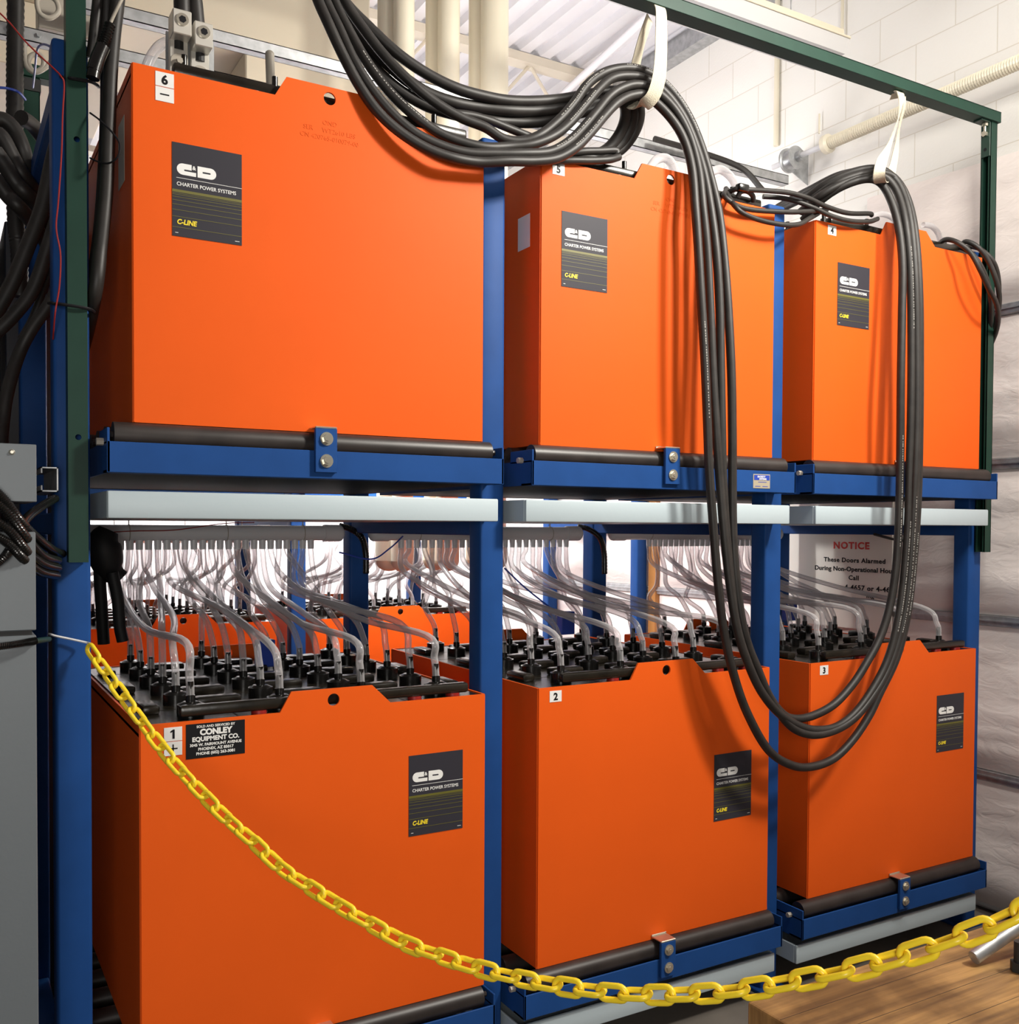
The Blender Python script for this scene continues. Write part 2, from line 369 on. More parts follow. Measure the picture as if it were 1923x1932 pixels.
tag(finish('steel_strut', bm, 'galv'), 'galvanised steel strut with bolts, the lower of two, behind the blue post', 'strut')
bm = BM(); sweep(bm, catmull([at(1235, 262, Y=1.1), at(1330, 290, Y=1.1), at(1400, 318, Y=1.05), at(1440, 360, Y=1.0)], 8), .014, 8)
tag(finish('vent_hose', bm, 'rubber', smooth=True), 'dark hose sloping down behind battery 5 from the steel strut', 'hose')
bm = BM(); box(bm, 2.35, 3.5, 1.5, 1.53, 3.05, 3.09)
tag(finish('cross_bar', bm, 'cream'), 'cream flat bar crossing in front of the block wall behind battery 5', 'bar')

# cream vent pipes between the racks
pipes = [(712, 742, 782, 1.62), (803, 826, 867, 1.60), (885, 908, 958, 1.56)]
names = ['left pair of', 'middle pair of', 'right pair of']
for j, (a, b, c, y) in enumerate(pipes):
    for q, (l_, r_, yy) in enumerate(((a, b+18, y+.10), (b, c, y))):
        A = at(l_, 100, Y=yy); B = at(r_, 100, Y=yy); rad = (B.x-A.x)/2*.92; cx = (A.x+B.x)/2
        t = thing('vent_pipe', 'cream vertical vent pipe, %s pipe in the %s vent pipes' % (['rear', 'front'][q], names[j]), 'pipe', (cx, yy, 0), 'cream vent pipes behind the rack')
        bm = BM(); cyl(bm, (0, 0, 1.50), (0, 0, 4.6), rad, 28); finish('pipe', bm, 'cream', t, smooth=True)
        bm = BM(); cyl(bm, (0, 0, 1.50), (0, 0, 1.62), rad+.006, 28); dome(bm, (0, 0, 1.50), (0, 0, -1), rad+.006, .05, 28); finish('end_cap', bm, 'cream', t, smooth=True)

# ------------------------------------------------------------------ the blue rack
S = 1.145
def upright(x, y0, y1, ztop, label, name='rack_upright', topfront=None):
    t = thing(name, label, 'rack post', (x, y0, 0), 'uprights of the blue racks')
    bm = BM(); box(bm, 0, .08, 0, .075, 0, ztop, .009, 3); finish('front_post', bm, 'blue', t, smooth=True)
    bm = BM(); box(bm, 0, .08, y1-y0-.08, y1-y0, 0, ztop, .009, 3); finish('rear_post', bm, 'blue', t, smooth=True)
    for z in (1.63, .08, 2.66):
        bm = BM(); box(bm, .005, .075, .07, y1-y0-.08, z, z+.055, .004); finish('side_rail', bm, 'blue', t)
    bm = BM(); box(bm, -.02, .10, -.02, .095, 0, .012, .002); finish('foot_plate', bm, 'blue', t)
    return t
ul = ['leftmost blue rack upright, the one the yellow chain is tied to', 'blue rack upright between battery 1 and battery 2', 'blue rack upright between battery 2 and battery 3', 'rightmost blue rack upright, beside battery 3 and the padded door']
for k in range(4): upright(-.165+S*k, .06, 1.20, 2.796, ul[k])
def bolt(parent, x, y, z, r=.0125, name='bolt'):
    bm = BM(); cyl(bm, (0, 0, 0), (0, -.003, 0), r*1.25, 20); cyl(bm, (0, -.003, 0), (0, -.010, 0), r*.85, 6); cyl(bm, (0, -.010, 0), (0, -.0115, 0), r*.45, 10)
    return finish(name, bm, 'steel', parent, loc=(x, y, z))
def tray(k, zb, label, plate=False, Y=0., x0=None, small=False, xl=-.065, xr=.980):
    """roller tray: battery base at height zb"""
    X = S*k if x0 is None else x0
    t = thing('roller_tray', label, 'rack shelf', (X, Y, zb), 'roller trays under the batteries')
    bm = BM()
    box(bm, xl, xr, -.041, -.035, -.122, -.050, .001)
    box(bm, xl, xr, -.035, .02, -.122, -.116); finish('front_lip', bm, 'blue', t)
    for x in (xl, xr-.006):
        bm = BM(); box(bm, x, x+.006, -.041, 1.1, -.122, -.050)
        box(bm, x, x+.006, -.041, .085, -.055, -.018, .001); finish('side_plate', bm, 'blue', t)
    bm = BM(); box(bm, xl+.006, xr-.006, .03, 1.1, -.120, -.110); box(bm, xl+.006, xr-.006, 1.095, 1.101, -.122, -.050)
    finish('deck', bm, 'darksteel', t)
    src = None
    for i in range(1 if small else 9):
        if src is None:
            bm = BM(); cyl(bm, (xl+.018, 0, 0), (xr-.030, 0, 0), .0305, 28); cyl(bm, (xl+.007, 0, 0), (xr-.010, 0, 0), .008, 8); src = finish('roller', bm, 'roller', t, smooth=True, loc=(0, -.002, -.0312))
        else: inst('roller', src, t, (0, -.002+.13*i, -.0312))
    if not small:
        cl = BM(); box(cl, .436, .495, -.053, -.0415, -.107, .006, .0015); c = finish('clamp_plate', cl, 'blue', t)
        bolt(c, .4655, -.053, -.020, .014); bolt(c, .4655, -.053, -.077, .014)
        bm = BM(); box(bm, .436, .495, -.053, -.001, .006, .012, .0018); box(bm, .436, .495, -.0040, -.0012, .006, .016, .0006); finish('clamp_hook', bm, 'steel', c)
    for x, s in ((xl, -1), (xr, 1)):
        bm = BM(); cyl(bm, (x, .015, -.048), (x+s*.016, .015, -.048), .009, 6); finish('axle_nut', bm, 'tan', t)
    if plate:
        bm = BM(); box(bm, .820, .897, -.0425, -.041, -.110, -.062, .0006); p = finish('name_plate', bm, 'platetan', t)
        bm = BM(); box(bm, .8235, .8935, -.0432, -.0425, -.082, -.065); finish('blue_band', bm, 'plateblue', p)
        text('lettering', 'SACKETT', .0085, 'labelwhite', p, (.838, -.0434, -.0735), bold=.0003)
        text('lettering', 'SYSTEMS', .0085, 'labelwhite', p, (.846, -.0434, -.0815), bold=.0003)
        for b_ in ((.842, .880, -.0895, -.0875), (.828, .852, -.104, -.102), (.862, .886, -.104, -.102)):
            bm = BM(); box(bm, b_[0], b_[1], -.0430, -.0425, b_[2], b_[3]); finish('small_print', bm, 'plateblue', p)
    return t
ZU, ZL = 1.90, .325
bn = {(0, 1): 6, (1, 1): 5, (2, 1): 4, (0, 0): 1, (1, 0): 2, (2, 0): 3}
for (k, lv), n in bn.items():
    tray(k, ZU if lv else ZL, 'blue roller tray holding battery %d on the %s shelf' % (n, 'upper' if lv else 'lower'), plate=(n == 5), xl=(-.062, -.050, -.040)[k] if lv else -.067, xr=(1.0, 1.020, 1.010)[k] if lv else .980)
def pan(x0, x1, z, Y, label):
    t = thing('drip_pan', label, 'drip pan', (x0, Y, z), 'pale grey drip pans'); W = x1-x0
    bm = BM(); box(bm, 0, W, 0, .012, 0, .065, .004, 2); finish('front_lip', bm, 'pan', t, smooth=True)
    for xx in (0, W-.008):
        bm = BM(); box(bm, xx, xx+.008, .012, 1.08, 0, .065, .002); finish('side_lip', bm, 'pan', t)
    bm = BM(); box(bm, .008, W-.008, .012, 1.08, 0, .006); box(bm, .008, W-.008, 1.07, 1.08, 0, .03); finish('pan_floor', bm, 'pan', t)
for x0, x1, n in ((-.058, .995, 6), (1.088, 2.160, 5), (2.288, 3.275, 4)): pan(x0, x1, 1.671, -.02, 'pale grey drip pan under battery %d on the upper shelf' % n)
for x0, x1, n in ((-.07, .985, 1), (1.075, 2.112, 2), (2.218, 3.235, 3)): pan(x0, x1, .110, -.02, 'pale grey drip pan under battery %d near the floor' % n)

# ------------------------------------------------------------------ batteries
BW, BD, BH = .95, 1.10, .848
def brand_label(parent, x, z, w_=.168, h_=.225):
    bm = BM(); box(bm, 0, w_, -.0008, 0, 0, h_); p = finish('brand_label', bm, 'labelgrey', parent, loc=(x, -.0004, z))
    s = w_/.168; y0, y1 = -.0014, -.0008
    def arc(cx, cz, r, a0, a1, n=10): return [(cx+r*cos(R(a0+(a1-a0)*i/n)), cz+r*sin(R(a0+(a1-a0)*i/n))) for i in range(n+1)]
    zc = .163; bm = BM()
    C = arc(.0245, zc, .0135, 90, 270)+[(.0565, zc-.0135), (.0565, zc-.004), (.030, zc-.004)]+arc(.030, zc-.002, .002, 270, 90, 4)+[(.046, zc), (.046, zc+.0135)]
    D = [(.060, zc-.0135)]+arc(.0915, zc, .0135, -90, 90)+[(.060, zc+.0135)]
    hole = [(.072, zc-.002), (.090, zc-.002), (.092, zc), (.090, zc+.002), (.072, zc+.002)]
    poly(bm, C, [], y0, y1); poly(bm, D, [hole], y0, y1); finish('logo', bm, 'labelwhite', p)
    text('ampersand', '&', .013, 'labelwhite', p, (.0475, y0, zc+.0025), bold=.0003)
    bm = BM(); box(bm, .010, w_, -.0012, -.0008, .1405, .1415); finish('rule', bm, 'labelwhite', p)
    text('lettering', 'CHARTER POWER SYSTEMS', .0125, 'labelwhite', p, (.0105, -.0009, .1225), sx=.93, bold=.00015)
    bm = BM(); box(bm, 0, w_, -.0012, -.0008, .1060, .1125)
    for zz in (.1035, .1000, .0945, .0865, .0765, .0635, .0475, .0220): box(bm, 0, w_, -.0012, -.0008, zz-.0005, zz+.0006)
    finish('stripes', bm, 'olive', p)
    text('lettering', 'C-LINE', .0165, 'labelyellow', p, (.0105, -.0014, .0300), bold=.0006, shear=.18, sx=.92)
    bm = BM(); box(bm, .007, .014, -.0012, -.0008, .0080, .0092); box(bm, .151, .162, -.0012, -.0008, .0080, .0092); finish('fine_print', bm, 'labelwhite', p)
    return p
def make_battery():
    t = thing('forklift_battery', 'x', 'battery')
    bm = BM(); tb = BH+.052
    front = [(0, 0), (BW, 0), (BW, BH-.003), (BW-.003, BH), (.654, BH), (.600, tb), (.375, tb), (.345, BH), (.003, BH), (0, BH-.003)]
    poly(bm, front, [circle(.490, BH+.022, .0165)], 0, .006)
    poly(bm, front, [circle(.490, BH+.022, .0165)], BD-.006, BD)
    es_ = [e for e in bm.edges if all(abs(v.co.y) < 1e-5 for v in e.verts) and (all(v.co.x < 1e-5 for v in e.verts) or all(v.co.x > BW-1e-5 for v in e.verts))]
    bmesh.ops.bevel(bm, geom=es_, offset=.0035, segments=2, affect='EDGES')
    box(bm, .0005, BW-.0005, .006, BD-.006, .001, BH-.022)
    for x0, x1 in ((.0005, .0065), (BW-.0065, BW-.0005)): box(bm, x0, x1, .006, BD-.006, BH-.03, BH)
    finish('steel_case', bm, 'orange', t)
    bm = BM(); cx0, cy0 = .012, .012; cw, chh = (BW-.024)/4, (BD-.024)/6
    for i in range(4):
        for j in range(6): box(bm, cx0+i*cw+.0015, cx0+(i+1)*cw-.0015, cy0+j*chh+.0015, cy0+(j+1)*chh-.0015, BH-.022, BH-.002, .002)
    finish('cell_tops', bm, 'dust', t)
    # vent caps
    bm = BM(); cyl(bm, (0, 0, 0), (0, 0, .030), .034, 20); cyl(bm, (0, 0, .030), (0, 0, .036), .030, 20, .020)
    cyl(bm, (0, 0, .036), (0, 0, .052), .012, 12); cyl(bm, (0, 0, .05), (0, 0, .088), .0078, 10)
    cap0 = finish('vent_cap', bm, 'black', t, smooth=True)
    bm = BM(); box(bm, -.060, .060, -.024, .024, 0, .026, .008, 2); con0 = finish('connector_strap', bm, 'dust', t, smooth=True)
    bm = BM(); box(bm, -.022, .022, -.055, .055, 0, .024, .008, 2); con1 = finish('connector_strap', bm, 'dust', t, smooth=True)
    first = [True, True, True]
    def put(k, src, name, loc):
        if first[k]: first[k] = False; src.location = loc
        else: inst(name, src, t, loc)
    for i in range(4):
        for j in range(6):
            x = cx0+cw*(i+.5)+.012; y = cy0+chh*(j+.5)-.012
            put(0, cap0, 'vent_cap', (x, y, BH-.003))
    for i in range(3):
        for j in range(1, 6): put(1, con0, 'connector_strap', (cx0+cw*(i+1)-.006, cy0+chh*(j+.0)+.022, BH-.003))
    for i in (0, 3):
        for j in (1, 3, 5): put(2, con1, 'connector_strap', (cx0+cw*(i+.5)+(-.075 if i == 0 else .092), cy0+chh*j, BH-.003))
    bm = BM(); box(bm, .10, .905, .018, .050, BH+.006, BH+.034, .007, 2); finish('bus_bar', bm, 'dust', t, smooth=True)
    bm = BM(); cyl(bm, (0, 0, 0), (0, 0, .011), .020, 16); sl = finish('post_seal', bm, 'red', t, smooth=True, loc=(.30, .034, BH-.004))
    for x in (.55, .74, .86): inst('post_seal', sl, t, (x, .034, BH-.004))
    return t
bat0 = make_battery(); bats = {}
info = {6: (0, ZU, .092, .455), 5: (1, ZU, .074, .478), 4: (2, ZU, .115, .490), 1: (0, ZL, .708, .470), 2: (1, ZL, .697, .345), 3: (2, ZL, .705, .450)}
desc = {6: 'upper shelf at left, stickers 6 and minus', 5: 'upper shelf middle, sticker 5', 4: 'upper shelf at right, sticker 4',
        1: 'lower shelf at left, stickers 1 and plus', 2: 'lower shelf middle, sticker 2', 3: 'lower shelf at right, sticker 3'}
used = False
for n, (k, z, lx, lz) in info.items():
    b = bat0 if not used else copy_tree(bat0); used = True
    bats[n] = b
for n, (k, z, lx, lz) in info.items():
    b = bats[n]; b.name = 'forklift_battery'
    b.location = (S*k+(.012 if n == 1 else 0), -.008 if n in (1, 6) else 0, z)
    tag(b, 'orange forklift battery on the %s' % desc[n], 'battery', 'orange batteries on the front rack')
    brand_label(b, lx+.0, lz)
    zs_ = BH-.042
    xs_ = {6: .054, 5: .040, 4: .062, 1: .057, 2: .041, 3: .049}[n]; sw = .043
    bm = BM(); box(bm, 0, sw, -.0008, 0, 0, .034, .0003); p = finish('number_sticker', bm, 'white', b, loc=(xs_, -.0004, zs_+(-.003 if n < 4 else 0)))
    if n == 1:
        bm = BM(); poly(bm, [(.0200, .006), (.0252, .006), (.0252, .0285), (.0212, .0285), (.0150, .0245), (.0150, .0205), (.0200, .0228)], [], -.0014, -.0008); finish('numeral', bm, 'ink', p)
    else: text('numeral', str(n), .030, 'ink', p, (.0215, -.001, .0062), bold=.0011, align='CENTER')
    if n in (1, 6):
        bm = BM(); box(bm, 0, sw, -.0008, 0, 0, .034, .0003); p = finish('polarity_sticker', bm, 'white', b, loc=(xs_, -.0004, zs_-.0355-(.003 if n < 4 else 0)))
        bm = BM(); box(bm, .011, .032, -.0014, -.0008, .0155, .0185)
        if n == 1: box(bm, .020, .023, -.0014, -.0008, .0065, .0275)
        finish('polarity_mark', bm, 'ink', p)
    if n in (6, 5):
        for s_, dz in (('OND', 0), ('SER     WT2610 LBS', -.020), ('CN 420765-010079-00', -.040)):
            text('stamped_text', s_, .017, 'orange', b, (.49, -.0003, BH-.048+dz), align='CENTER', ext=.0004)
# service label of battery 1
bm = BM(); box(bm, 0, .145, -.0008, 0, 0, .086, .0003); p = finish('service_label', bm, 'ink', bats[1], loc=(.109, -.0004, .754))
for s_, x, z, sz, bo in (('SOLD AND SERVICED BY', .0725, .0755, .0085, .0002), ('CONLEY', .0725, .0575, .0200, .0011), ('EQUIPMENT CO.', .0725, .0420, .0155, .0006),
                     ('3045 W. FAIRMOUNT AVENUE', .0725, .0300, .0094, .0003), ('PHOENIX, AZ 85017', .0725, .0190, .0098, .0003), ('PHONE (602) 263-3081', .0725, .0080, .0098, .0003)):
    text('lettering', s_, sz, 'labelwhite', p, (x, -.0011, z), bold=bo, align='CENTER')
bm = BM(); box(bm, -.0008, 0, .10, .19, .60, .76); finish('side_label', bm, 'tan', bats[6])
bm = BM(); box(bm, -.0008, 0, .06, .13, .60, .70); finish('side_label', bm, 'white', bats[5])

# second rack behind the first, facing it across the aisle
Y2 = 2.42; X2 = 1.28-S*2
rl = ['far rack upright seen between the tubes of battery 1, at left', 'far rack upright seen behind the tubes of battery 1', 'far rack upright hidden by the cream pipes', 'light blue far rack upright seen over battery 2', 'rightmost far rack upright by the wall']
for k in range(3): upright(X2-.11+S*(k+1)+ (0 if k < 2 else 0), Y2+.03, Y2+1.15, 2.8, ['far rack upright at left, behind battery 1', 'far rack upright behind the tubes of battery 1', 'far rack upright behind the cream vent pipes'][k])
upright(3.40, Y2+.03, Y2+1.15, 2.8, 'rightmost far rack upright, seen above battery 2')
fl = ['far orange battery at left, seen behind the tubes of battery 1', 'far orange battery seen just right of the tubes of battery 1', 'far orange battery seen behind the upright between batteries 1 and 2', 'far orange battery seen beyond battery 2']
for k in range(3):
    X = X2+S*(k+.0)+S*.0
    b = copy_tree(bat0)
    for c in list(b.children):
        if c.name.split('.')[0] in ('number_sticker', 'polarity_sticker', 'brand_label', 'stamped_text', 'side_label'):
            for d in tree(c)[::-1]: bpy.data.objects.remove(d)
    b.location = (X, Y2, ZL); tag(b, fl[k], 'battery', 'orange batteries on the far rack')
    tray(k, ZL, ['blue roller tray under the far battery at left', 'blue roller tray under the middle far battery', 'blue roller tray under the right far battery'][k], Y=Y2, x0=X, small=True)
    tray(k, ZU, ['blue upper roller tray of the far rack at left', 'blue upper roller tray of the far rack in the middle', 'blue upper roller tray of the far rack at right'][k], Y=Y2, x0=X, small=True)

# ------------------------------------------------------------------ vent manifolds and tubes
rnd = random.Random(7)
def manifold(x0, x1, y, z, label, nst, s0, s1, r=.0275):
    t = thing('vent_manifold', label, 'manifold', (0, y, z), 'white vent manifolds')
    bm = BM(); cyl(bm, (x0, 0, 0), (x1, 0, 0), r, 24); finish('pipe', bm, 'pvc', t, smooth=True)
    for x, s in ((x0, 1), (x1, -1)):
        bm = BM(); cyl(bm, (x+s*.06, 0, 0), (x, 0, 0), r+.004, 24); dome(bm, (x, 0, 0), (-s, 0, 0), r+.004, .02, 24); finish('end_cap', bm, 'pvc', t, smooth=True)
    src = None; res = []
    for i in range(nst):
        x = s0+(s1-s0)*i/(nst-1)
        if src is None:
            bm = BM(); cyl(bm, (0, 0, -.012), (0, 0, -.048), .0125, 12, .0115); src = finish('hose_barb', bm, 'pvc', t, smooth=True, loc=(x, 0, -.01))
        else: inst('hose_barb', src, t, (x, 0, -.01))
        res.append(Vector((x, y, z-.05)))
    for q in (.2, .55, .85):
        bm = BM(); x = x0+(x1-x0)*q; cyl(bm, (x, 0, r), (x, 0, .14), .002, 6); sweep(bm, [(x, (r+.002)*cos(a*pi/8), (r+.002)*sin(a*pi/8)) for a in range(16)], .0015, 5, closed=True); finish('hanger_wire', bm, 'tan', t)
    return res
def tubes(stubs, bx, by, bz, label, group, rear=False):
    cw, chh = (BW-.024)/4, (BD-.024)/6
    for i in range(4):
        js = list(range(6)); rnd.shuffle(js)
        if not rear:
            for a in range(5):   # neighbours mostly keep their order: short runs to the back rows
                if rnd.random() < .5: js[a], js[a+1] = max(js[a], js[a+1]), min(js[a], js[a+1])
        for q, j in enumerate(js):
            s = stubs[i*6+q]
            x = bx+.012+cw*(i+.5)+.012; y = by+.012+chh*(j+.5)-.012; z = bz+BH-.003+.052
            e = Vector((x, y, z)); d = s-e; L_ = Vector((d.x, d.y, 0)).length
            u = Vector((d.x, d.y, 0)).normalized() if L_ > .01 else Vector((0, 1, 0))
            drop = .06+.05*rnd.random()+.10*min(L_, .8)*rnd.random()
            p1 = s+Vector((rnd.uniform(-.01, .02), 0, -drop)) - u*.02
            sag = rnd.uniform(.10, .17)
            p3 = e+u*(.050+.035*rnd.random())+Vector((0, 0, .105+.03*rnd.random()))
            mid = p1.lerp(p3, .5)+Vector((rnd.uniform(-.035, .035), rnd.uniform(-.02, .02), -.02*L_+rnd.uniform(-.025, .015)))
            pts = [s+Vector((0, 0, .03)), s+Vector((0, 0, -.015)), p1, mid, p3, e+Vector((0, 0, .050))+u*.010, e]
            bm = BM(); sweep(bm, catmull(pts, 6), .0105, 9, cap=False)
            tag(finish('vent_tube', bm, 'tube', smooth=True), label, 'tube', group)
ZM = 1.630
st = manifold(-.03, .905, 1.04, ZM, 'white vent manifold pipe above battery 1', 24, .10, .795)
tubes(st, .012, -.008, ZL, 'clear plastic vent tube running down from the manifold to the lower left battery', 'clear vent tubes over battery 1')
st = manifold(1.045, 1.99, 1.04, ZM, 'white vent manifold pipe above battery 2', 24, 1.16, 1.93)
tubes(st, S, 0, ZL, 'clear plastic vent tube running down from the manifold to the lower middle battery', 'clear vent tubes over battery 2')
st = manifold(2.18, 3.18, 1.04, ZM, 'white vent manifold pipe above battery 3', 24, 2.38, 3.10)
tubes(st, 2*S, 0, ZL, 'clear plastic vent tube running down from the manifold to the lower right battery', 'clear vent tubes over battery 3')
for k in range(3):
    X = X2+S*k
    st = manifold(X, X+.93, Y2+.06, ZM, 'white vent manifold pipe of the far rack, %s' % ['left', 'middle', 'right'][k], 24, X+.08, X+.85)
    tubes(st, X, Y2, ZL, ['far clear vent tube over the far battery at left', 'far clear vent tube over the middle far battery', 'far clear vent tube over the far battery at right'][k], 'clear vent tubes over the %s far battery' % ['left', 'middle', 'right'][k], True)

# ------------------------------------------------------------------ green cable gantry
t = thing('cable_gantry', 'dark green steel gantry with a top beam carrying the black cables', 'gantry', (0, 0, 0))
def channel(bm, x0, x1, y0, y1, z0, z1):
    box(bm, x0, x1, y0, y0+.003, z0, z1, .0008); box(bm, x1-.003, x1, y0, y1, z0, z1); box(bm, x0, x0+.003, y0+.006, y1, z0, z1)
def chan_side(bm, x0, x1, y0, y1, z0, z1):
    """strut whose open side faces left"""
    box(bm, x0, x1, y0, y0+.003, z0, z1); box(bm, x0, x1, y1-.003, y1, z0, z1); box(bm, x1-.003, x1, y0, y1, z0, z1)
    box(bm, x0, x0+.003, y0, y0+.010, z0, z1); box(bm, x0, x0+.003, y1-.010, y1, z0, z1)
bm = BM()
poly(bm, [(-.139, 1.567), (-.096, 1.567), (-.096, 3.31), (-.139, 3.31)], [circle(-.117, z, .0068, 16) for z in (1.86, 2.55, 3.1)], .012, .016)
box(bm, -.139, -.136, .016, .055, 1.567, 3.31); box(bm, -.099, -.096, .016, .055, 1.567, 3.31)
finish('left_post', bm, 'green', t)
bm = BM(); chan_side(bm, 3.298, 3.340, .012, .055, 1.563, 3.31); finish('right_post', bm, 'green', t)
bm = BM(); box(bm, -.145, 3.350, .002, .006, 3.310, 3.352, .0008); box(bm, -.145, 3.350, .002, .062, 3.349, 3.352); box(bm, -.145, 3.35, .058, .062, 3.31, 3.352)
box(bm, -.145, 3.35, .006, .058, 3.310, 3.313); finish('top_beam', bm, 'green', t)
bm = BM(); box(bm, 3.292, 3.298, .012, .052, 3.17, 3.31, .001); box(bm, 3.24, 3.298, .012, .052, 3.304, 3.310, .001); br = finish('corner_bracket', bm, 'dgreen', t)
bm = BM(); cyl(bm, (3.285, .03, 3.303), (3.285, .03, 3.262), .005, 10); cyl(bm, (3.285, .03, 3.303), (3.285, .03, 3.292), .012, 6); finish('bolt', bm, 'steel', br)
bm = BM(); cyl(bm, (3.293, .032, 3.262), (3.280, .032, 3.262), .012, 6); finish('bolt', bm, 'steel', br)
bm = BM(); cyl(bm, (3.2925, .032, 3.20), (3.2910, .032, 3.20), .007, 12); finish('hole', bm, 'ink', br)

# rear corner strut at left
t = thing('rear_strut', 'short dark green strut standing on the rear blue post at left', 'strut', (-.155, 1.13, 2.796))
bm = BM(); channel(bm, 0, .055, 0, .045, 0, .33); finish('post', bm, 'green', t)
bm = BM(); box(bm, -.004, .16, -.006, .05, .33, .372, .002); finish('arm', bm, 'green', t)
bm = BM(); box(bm, -.002, .058, -.004, .048, .285, .325); finish('sleeve', bm, 'darksteel', t)

# ------------------------------------------------------------------ heavy cables
def P3(lst):
    return [at(x, y, Y=Y) for x, y, Y in lst]
def cable(lst, r, label, group=None, m='rubber', name='power_cable', sides=14, n=8, rib=0, cat='cable', pr=None):
    if lst[0][1] == -60: lst = [(lst[0][0]-(lst[1][0]-lst[0][0])*6, -960, lst[0][2]), (lst[0][0]-(lst[1][0]-lst[0][0])*3, -380, lst[0][2])]+lst
    if lst[-1][1] == -60: lst = lst+[(lst[-1][0]-8, -380, lst[-1][2]), (lst[-1][0]-14, -960, lst[-1][2])]
    bm = BM(); sweep(bm, catmull(P3(lst), n), r, sides, rib=rib)
    o = tag(finish(name, bm, m, smooth=True), label, cat, group)
    if pr: prints(o, [q for q in lst if q[1] >= -60], r, pr)
    return o
def prints(cab, lst, r, spans):
    pts = catmull(P3(lst), 8); L_ = [0]
    for i in range(1, len(pts)): L_.append(L_[-1]+(pts[i]-pts[i-1]).length)
    rr = random.Random(len(lst))
    for a, b in spans:
        bm = BM(); q = a
        while q < b:
            i = max(1, min(len(pts)-1, next((k for k in range(len(L_)) if L_[k] >= q), len(L_)-1)))
            p = pts[i-1].lerp(pts[i], (q-L_[i-1])/(L_[i]-L_[i-1])); t_ = (pts[i]-pts[i-1]).normalized()
            d = Vector((-.25, -1, .45)); d = (d-t_*d.dot(t_)).normalized(); s_ = t_.cross(d); ln = rr.uniform(.0015, .0035)
            c = p+d*(r+.0002); vs_ = [bm.verts.new(c+t_*u*ln+s_*v*.0016) for u, v in ((-1, -1), (1, -1), (1, 1), (-1, 1))]; bm.faces.new(vs_)
            q += rr.choice((.0075, .0085, .012))
        finish('printed_text', bm, 'print', cab)
RC = .0143
gA = 'heavy cables swooping from the top left to the first strap'
LA = 'heavy black cable swooping from the top left to the first cream strap'
cable([(585, -60, .02), (596, -10, .02), (622, 50, 0), (650, 110, -.01), (680, 165, -.02), (714, 212, -.03), (756, 250, -.04), (805, 280, -.05), (855, 298, -.06), (905, 306, -.06), (960, 304, -.07), (1012, 304, -.07), (1052, 298, -.07), (1088, 277, -.07), (1118, 246, -.06), (1142, 217, -.05), (1166, 193, -.045), (1193, 180, -.04), (1222, 182, -.04), (1262, 218, -.04), (1290, 262, -.05), (1306, 320, -.07), (1312, 390, -.09), (1317, 460, -.10), (1323, 560, -.11), (1330, 680, -.12), (1335, 800, -.125), (1338, 880, -.125), (1345, 980, -.125), (1355, 1100, -.125), (1366, 1190, -.12), (1384, 1270, -.12), (1410, 1345, -.12), (1450, 1415, -.12), (1495, 1444, -.12), (1535, 1446, -.12), (1575, 1430, -.12), (1610, 1395, -.12), (1640, 1350, -.12), (1660, 1308, -.12), (1692, 1240, -.12), (1712, 1160, -.12), (1724, 1060, -.12), (1732, 940, -.12), (1735, 820, -.12), (1736, 700, -.12), (1735, 560, -.12), (1728, 450, -.10), (1714, 380, -.06), (1690, 338, -.03), (1660, 326, -.01), (1620, 330, .02), (1570, 350, .08), (1520, 385, .2)], RC, 'heavy black cable making the lowest loop in front of batteries 2 and 3', pr=[(1.05, 1.2), (2.2, 2.5), (4.6, 4.9)])
cable([(600, -60, .06), (612, -5, .05), (640, 55, .03), (668, 115, .01), (700, 166, 0), (738, 212, -.01), (782, 250, -.02), (830, 274, -.03), (880, 288, -.04), (930, 290, -.05), (985, 290, -.06), (1035, 287, -.06), (1070, 270, -.06), (1098, 244, -.05), (1125, 212, -.04), (1150, 182, -.03), (1175, 166, -.03), (1203, 160, -.03), (1235, 170, -.03), (1272, 205, -.03), (1300, 255, -.04), (1318, 320, -.06), (1326, 390, -.08), (1334, 470, -.09), (1340, 580, -.10), (1345, 700, -.11), (1352, 820, -.12), (1358, 900, -.12), (1366, 1000, -.13), (1377, 1100, -.135), (1392, 1190, -.14), (1415, 1260, -.145), (1440, 1310, -.145), (1475, 1350, -.145), (1520, 1374, -.145), (1560, 1376, -.145), (1590, 1365, -.145), (1620, 1338, -.145), (1650, 1295, -.145), (1675, 1245, -.145), (1693, 1180, -.145), (1705, 1100, -.14), (1713, 1000, -.14), (1716, 900, -.135), (1719, 780, -.13), (1720, 650, -.12), (1718, 520, -.11), (1710, 430, -.09), (1696, 370, -.05), (1675, 338, -.02), (1645, 330, 0), (1600, 342, .04), (1550, 368, .1), (1510, 400, .2)], RC, 'heavy black cable through both straps, making a middle loop before battery 3', pr=[(.95, 1.12), (4.3, 4.7), (5.4, 5.7)])
